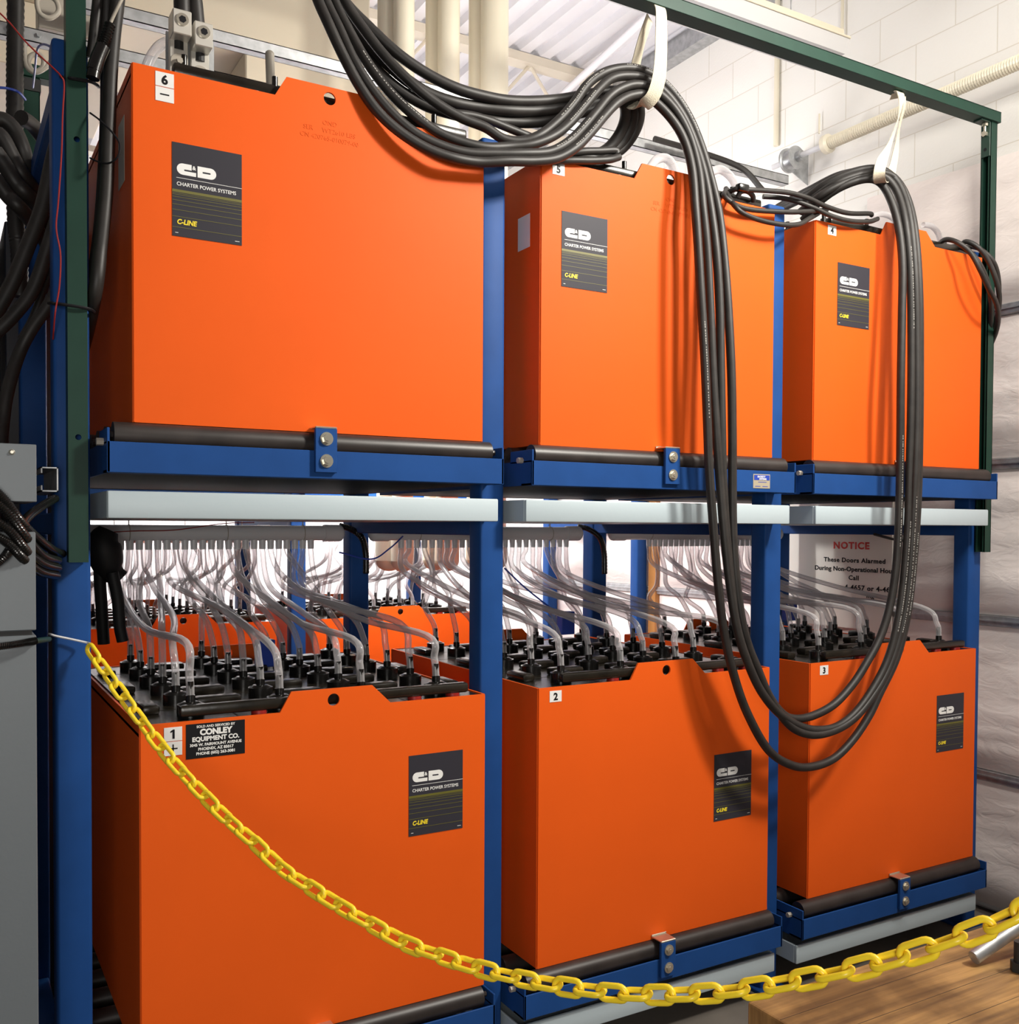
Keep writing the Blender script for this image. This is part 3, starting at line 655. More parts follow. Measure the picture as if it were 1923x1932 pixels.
cable([(616, -60, .09), (630, 0, .08), (665, 70, .06), (696, 122, .04), (734, 172, .02), (775, 212, 0), (820, 246, -.01), (865, 266, -.02), (915, 278, -.03), (962, 277, -.03), (1005, 272, -.04), (1045, 256, -.04), (1075, 232, -.03), (1103, 200, -.02), (1130, 168, -.01), (1155, 148, 0), (1185, 143, 0), (1215, 148, 0), (1250, 170, -.01), (1284, 212, -.02), (1308, 262, -.03), (1328, 325, -.05), (1342, 400, -.07), (1352, 480, -.09), (1358, 580, -.10), (1360, 700, -.11), (1362, 820, -.12), (1364, 900, -.12), (1370, 1000, -.12), (1380, 1100, -.12), (1400, 1190, -.12), (1425, 1250, -.12), (1450, 1310, -.12), (1475, 1345, -.12), (1500, 1356, -.12), (1535, 1350, -.12), (1575, 1328, -.12), (1610, 1290, -.12), (1637, 1248, -.12), (1662, 1200, -.12), (1680, 1140, -.12), (1692, 1060, -.12), (1697, 960, -.12), (1699, 850, -.12), (1700, 720, -.12), (1702, 600, -.11), (1703, 500, -.10), (1696, 430, -.08), (1682, 380, -.05), (1662, 346, -.02), (1635, 338, 0), (1590, 352, .05), (1548, 380, .12), (1515, 415, .2)], RC, 'heavy black cable making the innermost, highest loop before battery 3', pr=[(.25, .5), (1.0, 1.15), (4.5, 4.9)])
cable([(632, -60, .12), (650, 0, .1), (690, 60, .08), (730, 110, .06), (775, 155, .04), (820, 192, .03), (870, 222, .02), (915, 240, .01), (950, 262, 0), (985, 266, -.01), (1020, 254, -.02), (1055, 226, -.01), (1082, 196, 0), (1108, 160, .01), (1138, 138, .02), (1170, 129, .02), (1200, 130, .02), (1232, 142, .02), (1265, 170, .01), (1295, 212, 0), (1318, 262, -.02), (1338, 325, -.04), (1356, 400, -.06), (1366, 480, -.08), (1374, 580, -.10), (1380, 700, -.115), (1382, 820, -.12), (1382, 900, -.12), (1383, 1000, -.12), (1390, 1100, -.125), (1404, 1190, -.13), (1428, 1260, -.135), (1455, 1320, -.14), (1490, 1368, -.145), (1530, 1386, -.15), (1575, 1378, -.15), (1615, 1352, -.15), (1650, 1308, -.15), (1678, 1258, -.15), (1700, 1190, -.15), (1714, 1110, -.15), (1722, 1000, -.15), (1727, 900, -.15), (1730, 780, -.14), (1730, 650, -.13), (1727, 520, -.12), (1718, 420, -.09), (1702, 360, -.05), (1680, 330, -.02), (1650, 318, 0), (1605, 326, .05), (1556, 348, .12), (1518, 378, .2)], RC, 'topmost heavy black cable over the first strap, looping before battery 3', pr=[(.9, 1.15), (1.25, 1.6), (4.3, 4.8)])
def upg(o, lab, r=.0165):
    cable(o, r, lab)
upg([(622, -60, .2), (648, 0, .18), (700, 55, .16), (755, 105, .14), (812, 143, .13), (865, 168, .12), (915, 182, .12), (960, 190, .12), (1010, 191, .12), (1060, 187, .12), (1110, 178, .11), (1150, 172, .10), (1190, 172, .09)], 'heavy black cable at the top of the bundle behind the first strap')
upg([(612, -60, .22), (640, 10, .2), (690, 75, .18), (742, 130, .16), (800, 172, .15), (855, 193, .14), (910, 203, .14), (960, 208, .13), (1010, 209, .13), (1060, 205, .12), (1105, 196, .11), (1150, 187, .10), (1190, 186, .09)], 'heavy black cable second from the top behind the first strap', .0175)
upg([(604, -60, .24), (632, 20, .22), (680, 95, .2), (735, 155, .18), (795, 195, .17), (850, 214, .16), (905, 225, .15), (960, 230, .15), (1010, 231, .14), (1060, 224, .12), (1100, 212, .10), (1150, 198, .09)], 'heavy black cable third from the top behind the first strap')
upg([(850, 213, .06), (890, 218, .06), (925, 228, .06), (955, 240, .06), (985, 252, .06), (1020, 266, .06)], 'short black lead with a red wrap behind the swooping bundle', .012)
# loop hanging back from the first strap
for i, (dx, rr) in enumerate(((0, .018), (-12, .018), (-26, .018))):
    cable([(1190+dx, 178, -.01), (1205+dx, 200, .02), (1205+dx, 228, .05), (1192+dx, 258, .08), (1168+dx, 284, .1), (1130+dx, 298, .11), (1085+dx, 292, .1)], rr, ['thick black cable curling back behind battery 5, outermost of three', 'thick black cable curling back behind battery 5, middle of three', 'thick black cable curling back behind battery 5, innermost of three'][i])
cable([(1030, 296, .02), (1070, 291, .01), (1100, 286, 0), (1130, 285, 0), (1160, 284, 0), (1164, 290, 0)], .0115, 'short capped cable end lying over battery 5, the upper one')
cable([(1040, 304, .0), (1080, 303, -.01), (1120, 303, -.01), (1150, 301, -.01), (1168, 296, 0)], .0115, 'short capped cable end lying over battery 5, the lower one')
# behind the second strap, coming from the rear
for i, dy in enumerate((0, 14, 28)):
    cable([(1440, 415-dy*.2, .75), (1480, 392-dy*.3, .6), (1530, 368-dy*.4, .4), (1580, 346-dy*.5, .25), (1625, 334-dy*.4, .12), (1665, 334-dy*.4, .03), (1692, 352-dy*.3, -.01), (1705, 385, -.03)], .015, ['heavy black cable arching in from the rear to the second strap, lowest of three', 'heavy black cable arching in from the rear to the second strap, middle of three', 'heavy black cable arching in from the rear to the second strap, highest of three'][i])
# thin leads lying over batteries 5 and 4
def lead(lst, lab, r=.0085): cable(lst, r, lab, name='battery_lead')
lead([(1375, 362, .02), (1392, 356, -.01), (1415, 358, -.02), (1450, 360, -.02), (1490, 364, -.02), (1525, 374, -.02), (1560, 390, -.01), (1600, 402, 0), (1640, 403, .02), (1645, 406, .03)], 'battery lead with a cut end, upper one over batteries 5 and 4')
lead([(1440, 371, .03), (1470, 373, .01), (1500, 379, 0), (1535, 392, -.02), (1570, 408, -.03), (1605, 417, -.03), (1640, 418, -.02), (1656, 413, .0)], 'battery lead with a bent end, lower one over batteries 5 and 4')
lead([(1372, 358, .05), (1366, 368, -.01), (1378, 380, -.03), (1395, 390, -.03), (1420, 396, -.03), (1460, 399, -.03), (1500, 400, -.03), (1540, 398, -.01), (1560, 396, .03)], 'battery lead crossing level over the top of battery 5')
lead([(1370, 356, .06), (1374, 370, 0), (1388, 390, -.05), (1405, 404, -.06), (1440, 417, -.06), (1480, 424, -.06), (1508, 423, -.05), (1528, 412, -.02), (1545, 402, .03)], 'battery lead drooping lowest across battery 5 and the blue post')
lead([(1392, 372, .0), (1398, 362, -.01), (1410, 361, -.01), (1420, 369, 0), (1422, 380, .01)], 'small looped end of a battery lead on battery 5')
bm = BM(); p = at(1402, 356, Y=-.015); box(bm, p.x-.025, p.x+.02, p.y-.013, p.y+.013, p.z-.012, p.z+.014, .006, 2)
tag(finish('lead_boot', bm, 'black', smooth=True), 'black rubber boot on the leads at the corner of battery 5', 'boot')
g4 = 'leads curling over the right corner of battery 4'
lead([(1770, 462, .06), (1785, 452, .0), (1808, 458, -.05), (1832, 478, -.08), (1850, 510, -.10), (1866, 545, -.10), (1880, 572, -.09), (1884, 600, -.05), (1880, 625, .0), (1870, 650, .05)], 'battery lead curling over the right corner of battery 4, nearest one', .0098)
lead([(1812, 470, .06), (1822, 456, .02), (1845, 466, -.02), (1865, 492, -.04), (1880, 530, -.05), (1886, 565, -.04), (1880, 610, .0), (1868, 650, .05)], 'battery lead curling over the right corner of battery 4, second one', .0098)
lead([(1790, 466, .08), (1810, 466, .02), (1835, 480, -.03), (1856, 512, -.05), (1868, 552, -.04), (1870, 600, 0), (1864, 640, .05)], 'battery lead curling over the right corner of battery 4, third one', .0095)
lead([(1820, 466, .1), (1845, 468, .04), (1872, 490, 0), (1884, 525, 0), (1884, 580, .02), (1876, 620, .05)], 'battery lead curling over the right corner of battery 4, rearmost one', .0095)
bm = BM(); p = at(1783, 468, Y=.08); box(bm, p.x-.03, p.x+.05, p.y-.02, p.y+.03, p.z-.04, p.z+.015, .01, 2)
tag(finish('terminal_boot', bm, 'black', smooth=True), 'black terminal boot on top of battery 4 at right', 'boot')
# clear hoses arching over the upper batteries
def arch(lst, lab, r=.010):
    bm = BM(); sweep(bm, catmull(P3(lst), 8), r, 10, cap=False); tag(finish('vent_tube', bm, 'tube', smooth=True), lab, 'tube')
arch([(1225, 320, .3), (1238, 302, .3), (1255, 298, .3), (1268, 310, .3), (1276, 335, .3)], 'clear vent tube arching behind the tab of battery 5', .016)
arch([(1340, 325, .3), (1360, 320, .3), (1380, 335, .3), (1392, 360, .3)], 'clear vent tube arching at the right end of battery 5', .016)
arch([(1645, 408, .3), (1665, 404, .3), (1685, 412, .3), (1700, 435, .3)], 'clear vent tube arching left of the tab of battery 4', .012)
arch([(1742, 424, .3), (1758, 427, .3), (1770, 440, .3), (1776, 460, .3)], 'clear vent tube arching right of the tab of battery 4', .012)
arch([(276, 130, .3), (285, 108, .3), (300, 88, .3), (318, 78, .3)], 'grey vent tube rising beside the lugs of battery 6', .014)
bm = BM(); a = at(509, 103, Y=.3); b = at(511, 162, Y=.3); cyl(bm, b, a, .013, 14); dome(bm, a, (0, 0, 1), .013, .012, 14)
tag(finish('vent_tube', bm, 'tan', smooth=True), 'short upright grey tube beside the tab of battery 6', 'tube')

# straps
def ribbon(name, lst, hw, label, thick=.0016):
    pts = catmull([at(x, y, Y=Y) for x, y, Y, *_ in lst], 6); ws = []
    for i in range(len(lst)-1):
        for k in range(6): ws.append(lst[i][3]+(lst[i+1][3]-lst[i][3])*k/6)
    ws.append(lst[-1][3]); tw = []
    for i in range(len(lst)-1):
        for k in range(6): tw.append(lst[i][4]+(lst[i+1][4]-lst[i][4])*k/6)
    tw.append(lst[-1][4])
    bm = BM(); prev = None
    for i, p in enumerate(pts):
        t_ = (pts[min(i+1, len(pts)-1)]-pts[max(i-1, 0)]).normalized()
        wd = Vector((cos(R(tw[i])), sin(R(tw[i])), 0)); wd = (wd-t_*wd.dot(t_)).normalized(); nn = t_.cross(wd)
        h = ws[i]; ring = [bm.verts.new(p+wd*a*h+nn*b*thick) for a, b in ((-1, -1), (1, -1), (1, 1), (-1, 1))]
        if prev:
            for k in range(4): bm.faces.new((prev[k], prev[(k+1) % 4], ring[(k+1) % 4], ring[k]))
        else: bm.faces.new(ring[::-1])
        prev = ring
    bm.faces.new(prev)
    return tag(finish(name, bm, 'web', smooth=True), label, 'strap', 'cream webbing straps')
ribbon('webbing_strap', [(1236, 22, .07, .02, 20), (1240, 10, .03, .02, 0), (1247, 20, -.006, .021, 0), (1248, 60, -.02, .020, -10), (1247, 110, -.05, .020, -15), (1243, 150, -.075, .021, -20), (1232, 182, -.08, .021, -35), (1212, 199, -.05, .020, -60), (1192, 196, .0, .020, -60), (1188, 170, .05, .018, -20), (1198, 130, .055, .017, 0), (1210, 80, .05, .016, 10), (1226, 34, .06, .018, 20)], .02, 'cream webbing strap, left one, around the thick bundle over battery 5')
ribbon('webbing_strap', [(1688, 186, .07, .018, 20), (1694, 174, .03, .018, 0), (1700, 182, -.006, .018, 0), (1695, 225, -.02, .007, 40), (1678, 275, -.04, .012, 10), (1664, 305, -.06, .020, -20), (1659, 328, -.06, .021, -30), (1663, 345, -.03, .020, -50), (1680, 330, .04, .016, -20), (1690, 290, .05, .016, 0), (1697, 240, .05, .010, 30), (1706, 200, .03, .012, 20), (1704, 182, .03, .016, 0)], .02, 'cream webbing strap, right one, over batteries 4 and the far cables')

# lugs on battery 6
t = thing('cable_lug_block', 'pair of aluminium cable lugs on a plate on top of battery 6', 'cable lug', (.105, .085, 2.765))
bm = BM(); box(bm, -.004, .115, .02, .027, -.035, .13, .001); box(bm, .0, .112, -.03, .03, -.035, -.005, .002); finish('mounting_plate', bm, 'galv', t)
for i, (x, dz) in enumerate(((0.0, 0.035), (.052, .018))):
    bm = BM(); box(bm, x, x+.045, -.045, .012, .065+dz, .125+dz, .002); box(bm, x, x+.045, -.004, .012, -.02+dz, .07+dz, .002); lg = finish('lug', bm, 'alu', t)
    bm = BM(); cyl(bm, (x+.0225, -.045, .100+dz), (x+.0225, -.049, .100+dz), .015, 24); finish('set_screw', bm, 'steel', lg, smooth=True)
    bm = BM(); cyl(bm, (x+.0225, -.0492, .100+dz), (x+.0225, -.0497, .100+dz), .009, 6); finish('socket', bm, 'ink', lg)
    bm = BM(); cyl(bm, (x+.0225, -.004, .013+dz), (x+.0225, -.007, .013+dz), .020, 28); cyl(bm, (x+.0225, -.007, .013+dz), (x+.0225, -.018, .013+dz), .008, 6); finish('washer_bolt', bm, 'tan', lg)
    bm = BM(); cyl(bm, (x+.0225, .004, .045+dz), (x+.0225, .004, .066+dz), .014, 14); finish('bare_strands', bm, 'darksteel', lg)
cable([(344, 44, .08), (343, 0, .08), (342, -60, .08)], .020, 'thick black cable rising from the left lug above battery 6')
cable([(372, 52, .085), (368, 10, .085), (362, -60, .085)], .020, 'thick black cable rising from the right lug above battery 6')

# cables and gear at the left side
cable([(226, -60, .0), (222, 0, .01), (214, 70, .02), (208, 150, .03), (204, 260, .04), (200, 360, .04), (190, 460, .04), (178, 560, .05), (150, 680, .25), (120, 760, .5)], .0165, 'thick black cable dropping between the blue post and battery 6, front one')
cable([(205, -60, .03), (202, 0, .04), (200, 90, .06), (202, 180, .08), (198, 300, .09), (190, 420, .1), (176, 530, .12)], .0155, 'thick black cable dropping between the blue post and battery 6, rear one')
cable([(186, -60, .03), (184, 0, .03), (180, 40, .03), (176, 80, .04), (172, 110, .05)], .012, 'black cable beside the green post at the top left')
cable([(240, -20, -.02), (224, 10, -.02), (210, 40, -.01), (202, 66, -.01)], .004, 'thin grey lead entering the ribbed black plug', m='tan')
bm = BM(); sweep(bm, [p for p in catmull(P3([(208, 45, -.01), (200, 72, -.01), (192, 92, -.01)]), 10)], .013, 14, rib=.2); sweep(bm, catmull(P3([(194, 88, -.01), (184, 112, -.01), (177, 134, -.01)]), 4), .0165, 16); sweep(bm, P3([(178, 132, -.01), (175, 148, -.01)]), .015, 16)
tag(finish('power_plug', bm, 'black', smooth=True), 'black plug with a ribbed sleeve beside the green post', 'plug')
cable([(170, 213, .01), (190, 228, -.02), (212, 250, -.04), (226, 272, -.05), (222, 296, -.05), (205, 308, -.03), (185, 305, 0), (170, 298, .02)], .0022, 'thin dark wire looping out beside the top of battery 6', m='ink', name='thin_wire', cat='wire', sides=6)
cable([(-5, 20, .05), (20, 45, .04), (45, 75, .03), (75, 105, .02), (100, 128, .01), (115, 144, .0), (121, 160, .0), (118, 220, .0), (116, 290, 0), (110, 380, 0), (106, 430, 0), (114, 480, 0), (112, 540, 0), (104, 590, 0), (100, 640, .05)], .0018, 'thin red wire running down the leftmost blue post', m='red', name='thin_wire', cat='wire', sides=6)
cable([(62, 165, .9), (66, 130, .6), (70, 95, .4), (80, 84, .3), (94, 88, .2), (106, 102, .12), (112, 125, .08)], .003, 'blue wire arching to the top of the leftmost blue post', m='bluewire', name='thin_wire', cat='wire', sides=6)
cable([(-5, 165, .9), (15, 167, .9), (35, 174, .9), (48, 188, .95)], .004, 'blue wire entering from the left edge of the picture', m='bluewire', name='thin_wire', cat='wire', sides=6)
cable([(30, -40, 1.0), (29, 60, 1.0), (28, 140, 1.0), (28, 230, 1.0), (27, 330, 1.0), (30, 420, 1.0), (36, 480, 1.0), (38, 560, 1.0)], .026, 'ribbed black conduit hanging vertically at the left edge', name='flexible_conduit', rib=.08, n=16, cat='conduit')
gl = [([(-10, 225, .7), (10, 228, .7), (30, 250, .7), (45, 290, .7), (50, 330, .75), (70, 370, .9), (110, 410, 1.0)], .022, 'highest'), ([(-10, 250, .65), (5, 262, .65), (25, 300, .65), (42, 330, .65), (60, 355, .7), (80, 385, .85), (110, 440, .95)], .022, 'second'), ([(-10, 285, .6), (8, 310, .6), (30, 345, .6), (55, 372, .62), (80, 410, .8), (110, 470, .9)], .022, 'third'), ([(-10, 335, .55), (15, 370, .55), (40, 395, .55), (75, 440, .7), (110, 500, .85)], .02, 'lowest')]
for l_, r_, s_ in gl: cable(l_, r_, 'black hose drooping at the left edge, %s of four' % s_, name='black_hose', cat='hose')
cable([(40, 222, .75), (60, 235, .8), (80, 260, .85), (95, 285, .9), (120, 305, .9)], .022, 'black hose passing behind the dark green rear strut', name='black_hose', cat='hose')
dl = [([(118, 240, .35), (100, 300, .35), (80, 390, .35), (50, 470, .35), (20, 540, .35), (-20, 610, .35)], .019, 'longest'), ([(118, 380, .3), (95, 450, .3), (65, 540, .3), (30, 590, .3), (-20, 640, .3)], .017, 'upper short'), ([(120, 520, .25), (92, 575, .25), (60, 620, .25), (35, 670, .25), (14, 740, .22), (5, 800, .2), (0, 860, .15), (-20, 900, .15)], .0155, 'curved lower'), ([(116, 470, .4), (88, 530, .4), (62, 600, .4), (40, 640, .4)], .010, 'thinnest')]
for l_, r_, s_ in dl: cable(l_, r_, 'black cable slanting down behind the leftmost post, %s one' % s_)
t = thing('dark_blocker', 'tall added dark locker standing in shade behind the leftmost blue post', 'blocker', (-1.6, 1.26, 0))  # invented block, hides the bright back wall and reflects dark
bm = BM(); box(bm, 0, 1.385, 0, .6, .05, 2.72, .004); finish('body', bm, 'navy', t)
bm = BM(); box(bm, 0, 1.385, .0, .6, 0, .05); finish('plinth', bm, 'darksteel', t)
t = thing('dark_blocker', 'narrow added dark locker at the rear post of battery 6', 'blocker', (-.20, 1.26, 0))  # second invented block, keeps the gap beside the rear post dark
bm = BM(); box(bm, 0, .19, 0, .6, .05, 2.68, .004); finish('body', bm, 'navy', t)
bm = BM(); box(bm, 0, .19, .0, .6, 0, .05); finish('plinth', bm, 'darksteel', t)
# wire coil, far pale pipe, small box behind the post
cable([(46, 82, 1.0), (46, 100, 1.0), (50, 124, 1.0), (64, 136, 1.0), (80, 128, 1.0), (82, 112, 1.0), (72, 102, 1.0), (58, 106, 1.0), (54, 120, 1.0), (66, 136, 1.0), (90, 124, 1.0), (108, 98, 1.0), (116, 86, 1.0)], .008, 'grey metal tubing coiled once, below the bolted strut', m='tan', name='coiled_tube', cat='tube')
cable([(72, -20, 1.0), (70, 8, 1.0), (76, 26, 1.0), (94, 34, 1.0), (110, 22, 1.0), (106, 2, 1.0), (92, -8, 1.0)], .008, 'grey metal tubing coiled once, at the top edge', m='tan', name='coiled_tube', cat='tube')
bm = BM(); cyl(bm, at(-200, 70, Y=3.9), at(330, 190, Y=3.9), .10, 24); tag(finish('far_pipe', bm, 'pvc', smooth=True), 'wide white pipe far behind at the top left', 'pipe')
bm = BM(); a = at(72, 50, Y=1.3); box(bm, a.x, a.x+.25, 1.3, 1.4, a.z-.0, a.z+.14, .003); tag(finish('junction_box', bm, 'tan'), 'tan metal box behind the bolted strut at the top left', 'box')

# electrical cabinet and wireway at the left edge
t = thing('electrical_enclosure', 'grey painted electrical box at the left edge with a conduit fitting on top', 'electrical box', (-.62, -.30, 1.70))
bm = BM(); box(bm, 0, .387, 0, .22, 0, .112, .002); box(bm, -.0, .389, -.004, 0, .0, .115, .0015); finish('box_body', bm, 'grey', t)
bm = BM(); cyl(bm, (.345, -.004, .098), (.345, -.008, .098), .006, 12, .003); finish('cover_screw', bm, 'steel', t, smooth=True)
bm = BM(); cyl(bm, (.30, .05, .112), (.30, .05, .125), .022, 20); cyl(bm, (.30, .05, .125), (.30, .05, .150), .027, 12); cyl(bm, (.30, .05, .150), (.30, .05, .16), .023, 20); finish('conduit_fitting', bm, 'steel', t, smooth=True)
t = thing('electrical_cabinet', 'tall plain grey cabinet filling the lower left edge', 'cabinet', (-.62, -.30, 0))
bm = BM(); box(bm, 0, .387, 0, .25, .05, 1.432, .002); finish('lower_door', bm, 'grey', t)
bm = BM(); box(bm, 0, .387, 0, .25, 1.442, 1.640, .002); finish('upper_panel', bm, 'grey', t)
bm = BM(); box(bm, .004, .38, .008, .245, 0, 1.64); finish('inner_frame', bm, 'darksteel', t)
bm = BM(); p = at(92, 905, Y=.0)
cx, cz = p.x, p.z; 
for (a0, a1, b0, b1) in ((-.018, .018, -.028, -.025), (-.018, .018, .025, .028), (.015, .018, -.028, .028), (-.018, -.015, -.028, -.014), (-.018, -.015, .014, .028)): box(bm, cx+a0, cx+a1, -.02, .30, cz+b0, cz+b1)
tag(finish('strut_end', bm, 'galv'), 'open end of a galvanised strut between the grey box and the blue post', 'strut')
rib = dict(m='black', name='corrugated_conduit', rib=.16, n=22, sides=12, cat='conduit')
cl = [([(-20, 915, -.33), (10, 945, -.33), (40, 985, -.31), (70, 1015, -.22), (100, 1038, -.08), (118, 1045, .05)], 'topmost'), ([(-20, 935, -.33), (15, 968, -.33), (50, 1015, -.30), (80, 1048, -.2), (110, 1058, -.04)], 'second'), ([(-20, 975, -.335), (20, 1003, -.33), (50, 1040, -.3), (80, 1063, -.2), (110, 1072, -.05)], 'third'), ([(-20, 1005, -.335), (15, 1025, -.33), (45, 1055, -.3), (75, 1078, -.2), (108, 1086, -.05)], 'lowest')]
for l_, s_ in cl: cable(l_, .0098, 'black corrugated conduit crossing the grey cabinet, %s of four' % s_, **rib)
cable([(-10, 1065, -.32), (15, 1042, -.32), (45, 985, -.25), (75, 958, -.15), (105, 940, -.02)], .0095, 'black corrugated conduit slanting up behind the other four', **rib)
cable([(-20, 1222, -.32), (20, 1217, -.32), (50, 1212, -.32), (68, 1209, -.31)], .0078, 'single black corrugated conduit crossing the cabinet seam', **rib)
cable([(64, 1210, -.31), (78, 1208, -.24), (92, 1206, -.1)], .006, 'green taped end of the lone corrugated conduit', m='green', name='taped_end', cat='tape')
# ties
def tie(y, label, m, r, x0=92, x1=181, dy=10, Y=.006, dark=False):
    cable([(x0, y, .10), (x0+4, y-1, .05), (x0+10, y+1, Y+.03), (x0+24, y+2, Y), (x1-16, y+dy, Y), (x1-4, y+dy+6, Y+.04), (x1, y+dy+10, .12)], r, label, m=m, name='cable_tie', cat='tie', sides=6)
tie(572, 'black cable tie around the green and blue posts, lower one', 'ink', .004)
tie(146, 'black cable tie around the green and blue posts, upper one', 'ink', .004, 112, 186, 8)
cable([(92, 1196, .10), (96, 1197, .055), (106, 1200, .045), (135, 1206, .045), (162, 1212, .04), (170, 1214, .025)], .0028, 'white cable tie holding the yellow chain to the blue post', m='pvc', name='cable_tie', cat='tie', sides=6)
# black rubber boot and lead hanging at battery 1
t = thing('charging_connector', 'black charging connector and boot hanging behind the post at battery 1', 'connector', (0, 0, 0))
bm = BM(); sweep(bm, catmull(P3([(205, 1000, .75), (196, 1020, .75), (198, 1045, .75), (208, 1075, .75), (226, 1092, .75)]), 6), lambda q: .030+.022*sin(pi*min(1, q*1.1)), 14); finish('boot', bm, 'rag', t, smooth=True)
bm = BM(); sweep(bm, catmull(P3([(190, 1030, .75), (188, 1080, .75), (192, 1150, .75), (196, 1215, .75)]), 6), .018, 12); finish('cable', bm, 'rag', t, smooth=True)
bm = BM(); sweep(bm, catmull(P3([(212, 1080, .7), (222, 1130, .7), (226, 1180, .7), (232, 1210, .7)]), 6), .018, 12); finish('cable', bm, 'rag', t, smooth=True)
# conduits clipped to the rear posts
for i, (x, y0) in enumerate(((640, 992), (1090, 993))):
    cable([(x, y0, 1.1), (x+22, y0+6, 1.08), (x+42, y0+22, 1.06), (x+50, y0+50, 1.06), (x+51, y0+90, 1.06)], .013, ['black ribbed conduit clipped to the rear post just left of the cream pipe ends', 'black ribbed conduit clipped to the rear post in the middle of the lower middle bay'][i], m='black', name='corrugated_conduit', rib=.12, n=14, sides=10, cat='conduit')
cable([(640, 1042, .9), (700, 1055, .9), (735, 1035, .9), (760, 1012, .95)], .003, 'thin blue wire slung under the manifold of battery 2, left', m='bluewire', name='thin_wire', cat='wire', sides=6)
cable([(952, 1072, .6), (990, 1108, .6), (1030, 1140, .6), (1056, 1160, .6)], .003, 'thin dark blue wire slanting down over battery 2', m='bluewire', name='thin_wire', cat='wire', sides=6)
cable([(180, 1006, 1.0), (250, 1002, 1.0), (330, 1000, 1.0), (420, 988, 1.0), (480, 986, 1.0)], .0018, 'thin red wire along the manifold of battery 1', m='red', name='thin_wire', cat='wire', sides=6)
cable([(1650, 1008, .5), (1690, 1018, .5), (1720, 1020, .5), (1755, 1010, .5)], .006, 'black cable sagging under the drip pan over battery 3', name='sagging_cable')
# blue relay blocks standing on the batteries
for i, (x, y) in enumerate(((500, 1232), (1068, 1175), (1490, 1152))):
    p = at(x, y, Y=.75); bm = BM(); box(bm, p.x-.03, p.x+.03, p.y-.02, p.y+.02, p.z-.045, p.z+.045, .003)
    tag(finish('connector_block', bm, 'bluewire'), ['small blue connector block among the tubes over the battery with stickers 1 and plus', 'small blue connector block among the tubes over the lower middle battery', 'small blue connector block at the left rear of the lower right battery'][i], 'connector')

# ------------------------------------------------------------------ yellow plastic chain
pa = Vector((-.10, .028)); pb_ = Vector((.78, -1.68))
pix = [(168, 1222), (200, 1268), (255, 1345), (320, 1430), (365, 1480), (420, 1537), (480, 1590), (530, 1637), (597, 1682), (655, 1718), (718, 1754), (766, 1780), (820, 1800), (890, 1823), (945, 1838), (1000, 1850), (1080, 1864), (1165, 1874), (1250, 1877), (1340, 1874), (1430, 1864), (1530, 1846), (1620, 1827), (1735, 1795), (1835, 1760), (1885, 1740), (1923, 1722), (2010, 1680), (2100, 1625)]
dd = (pb_-pa).normalized(); nrm2 = Vector((-dd.y, dd.x))
def on_plane(px, py):
    d = fw+rt*((px-961.5)/F)-up*((py-CY)/F)
    t_ = (nrm2.dot(pa)-nrm2.dot(Vector((CAM.x, CAM.y))))/nrm2.dot(Vector((d.x, d.y))); return CAM+d*t_
path = catmull([on_plane(*p) for p in pix], 24)
cum = [0]
for i in range(1, len(path)): cum.append(cum[-1]+(path[i]-path[i-1]).length)
def along(s):
    if s <= 0: return path[0]
    for i in range(1, len(path)):
        if cum[i] >= s: return path[i-1].lerp(path[i], (s-cum[i-1])/max(1e-9, cum[i]-cum[i-1]))
    return path[-1]
chain = thing('barrier_chain', 'yellow plastic barrier chain sagging across the front of the batteries', 'chain', tuple(path[0]))
PITCH, WR = .0415, .0050
bm = BM(); L2, RD = .0138, .0119; ring = []
for k in range(9): a = -pi/2+pi*k/8; ring.append((L2+RD*cos(a), RD*sin(a), 0))
for k in range(9): a = pi/2+pi*k/8; ring.append((-L2+RD*cos(a), RD*sin(a), 0))
sweep(bm, ring, WR, 10, closed=True)
link0 = finish('link', bm, 'yellow', chain, smooth=True)
n_ = int(cum[-1]/PITCH)
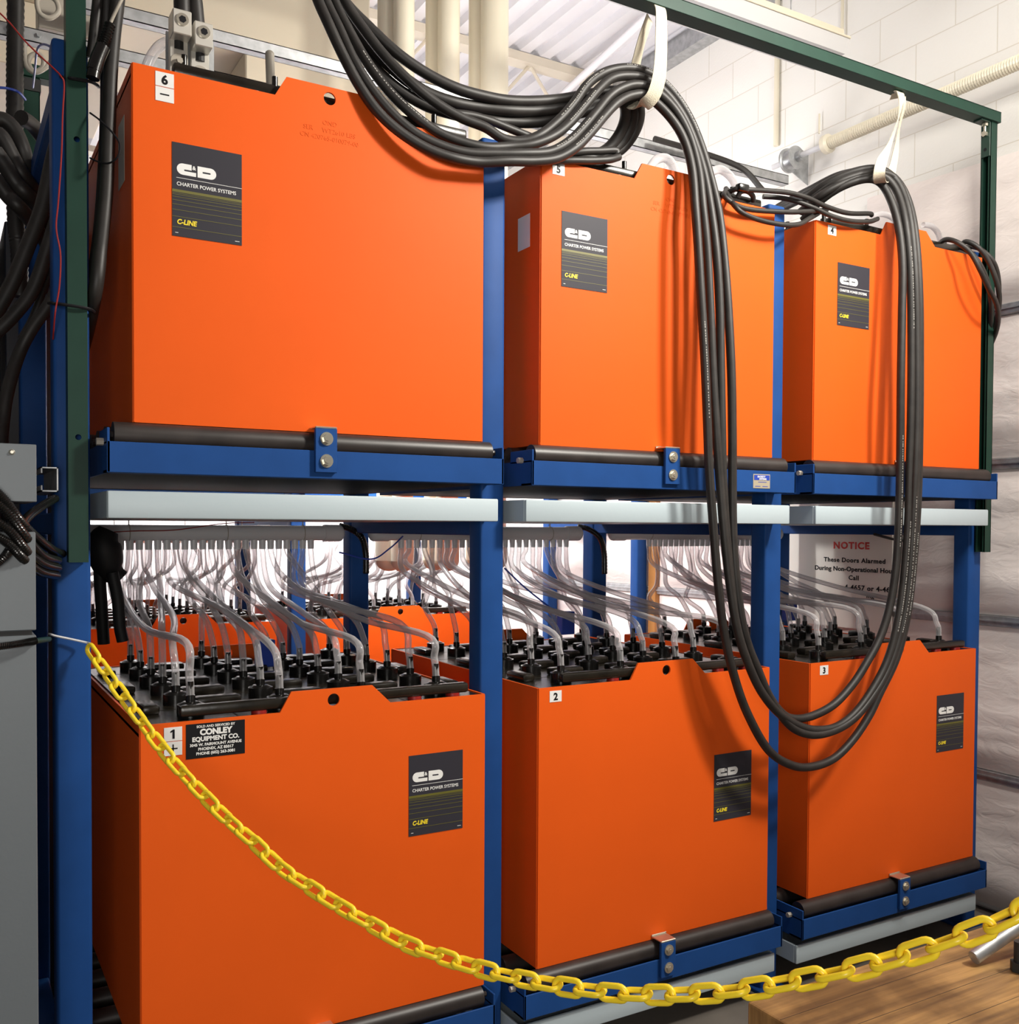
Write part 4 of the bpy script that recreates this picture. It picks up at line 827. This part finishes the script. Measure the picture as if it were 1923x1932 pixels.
for i in range(n_):
    s = (i+.5)*PITCH; c = along(s); tdir = (along(s+.012)-along(s-.012)).normalized()
    o = link0 if i == 0 else inst('link', link0, chain)
    side = Vector((nrm2.x, nrm2.y, 0)); upv = tdir.cross(side).normalized(); side = upv.cross(tdir)
    ang = R(4 if i % 2 == 0 else 80)+R(9)*sin(i*1.7); 
    yv = upv*cos(ang)+side*sin(ang); zv = tdir.cross(yv)
    o.rotation_euler = Matrix(((tdir.x, yv.x, zv.x), (tdir.y, yv.y, zv.y), (tdir.z, yv.z, zv.z))).to_euler(); o.location = c-path[0]

# ------------------------------------------------------------------ workbench and rod
t = thing('workbench', 'worn butcher block workbench at the lower right corner', 'workbench', (.78, -1.265, 0), rot=(0, 0, 0))
bm = BM(); box(bm, 0, 2.0, -1.0, 0, .790, .85, .004, 2)
tp = finish('bench_top', bm, 'bench', t)
bm = BM()
for q in range(1, 14): box(bm, .003, 1.997, -.0725*q-.0004, -.0725*q+.0004, .8495, .8503)
finish('plank_seams', bm, 'roller', tp)
for x, y in ((.06, -.07), (1.94, -.07), (.06, -.93), (1.94, -.93)):
    bm = BM(); box(bm, x-.03, x+.03, y-.03, y+.03, 0, .795, .003); finish('leg', bm, 'darksteel', t)
bm = BM(); a = at(1838, 1807, Z=.863); b = Vector((a.x+.20, a.y-.055, .90)); b = at(1975, 1712, Y=a.y-.03)
cyl(bm, a, b, .0125, 20); cyl(bm, a+(a-b).normalized()*.0006, a, .0105, 20)
tag(finish('steel_rod', bm, 'galv', smooth=True), 'short steel rod resting on the workbench under the chain', 'rod')
bm = BM(); a = at(1924, 1812, Z=.87); cyl(bm, (a.x, a.y, .851), (a.x, a.y, .905), .010, 16); cyl(bm, (a.x, a.y, .851), (a.x, a.y, .868), .016, 6)
tag(finish('vise_bolt', bm, 'darksteel', smooth=True), 'dark bolt standing on the workbench at the right edge', 'bolt')
bm = BM(); box(bm, 2.42, 2.95, .16, .55, 0, .10, .004); tag(finish('cardboard_box', bm, 'concrete'), 'low brown box on the floor under the drip pan of battery 3', 'box')
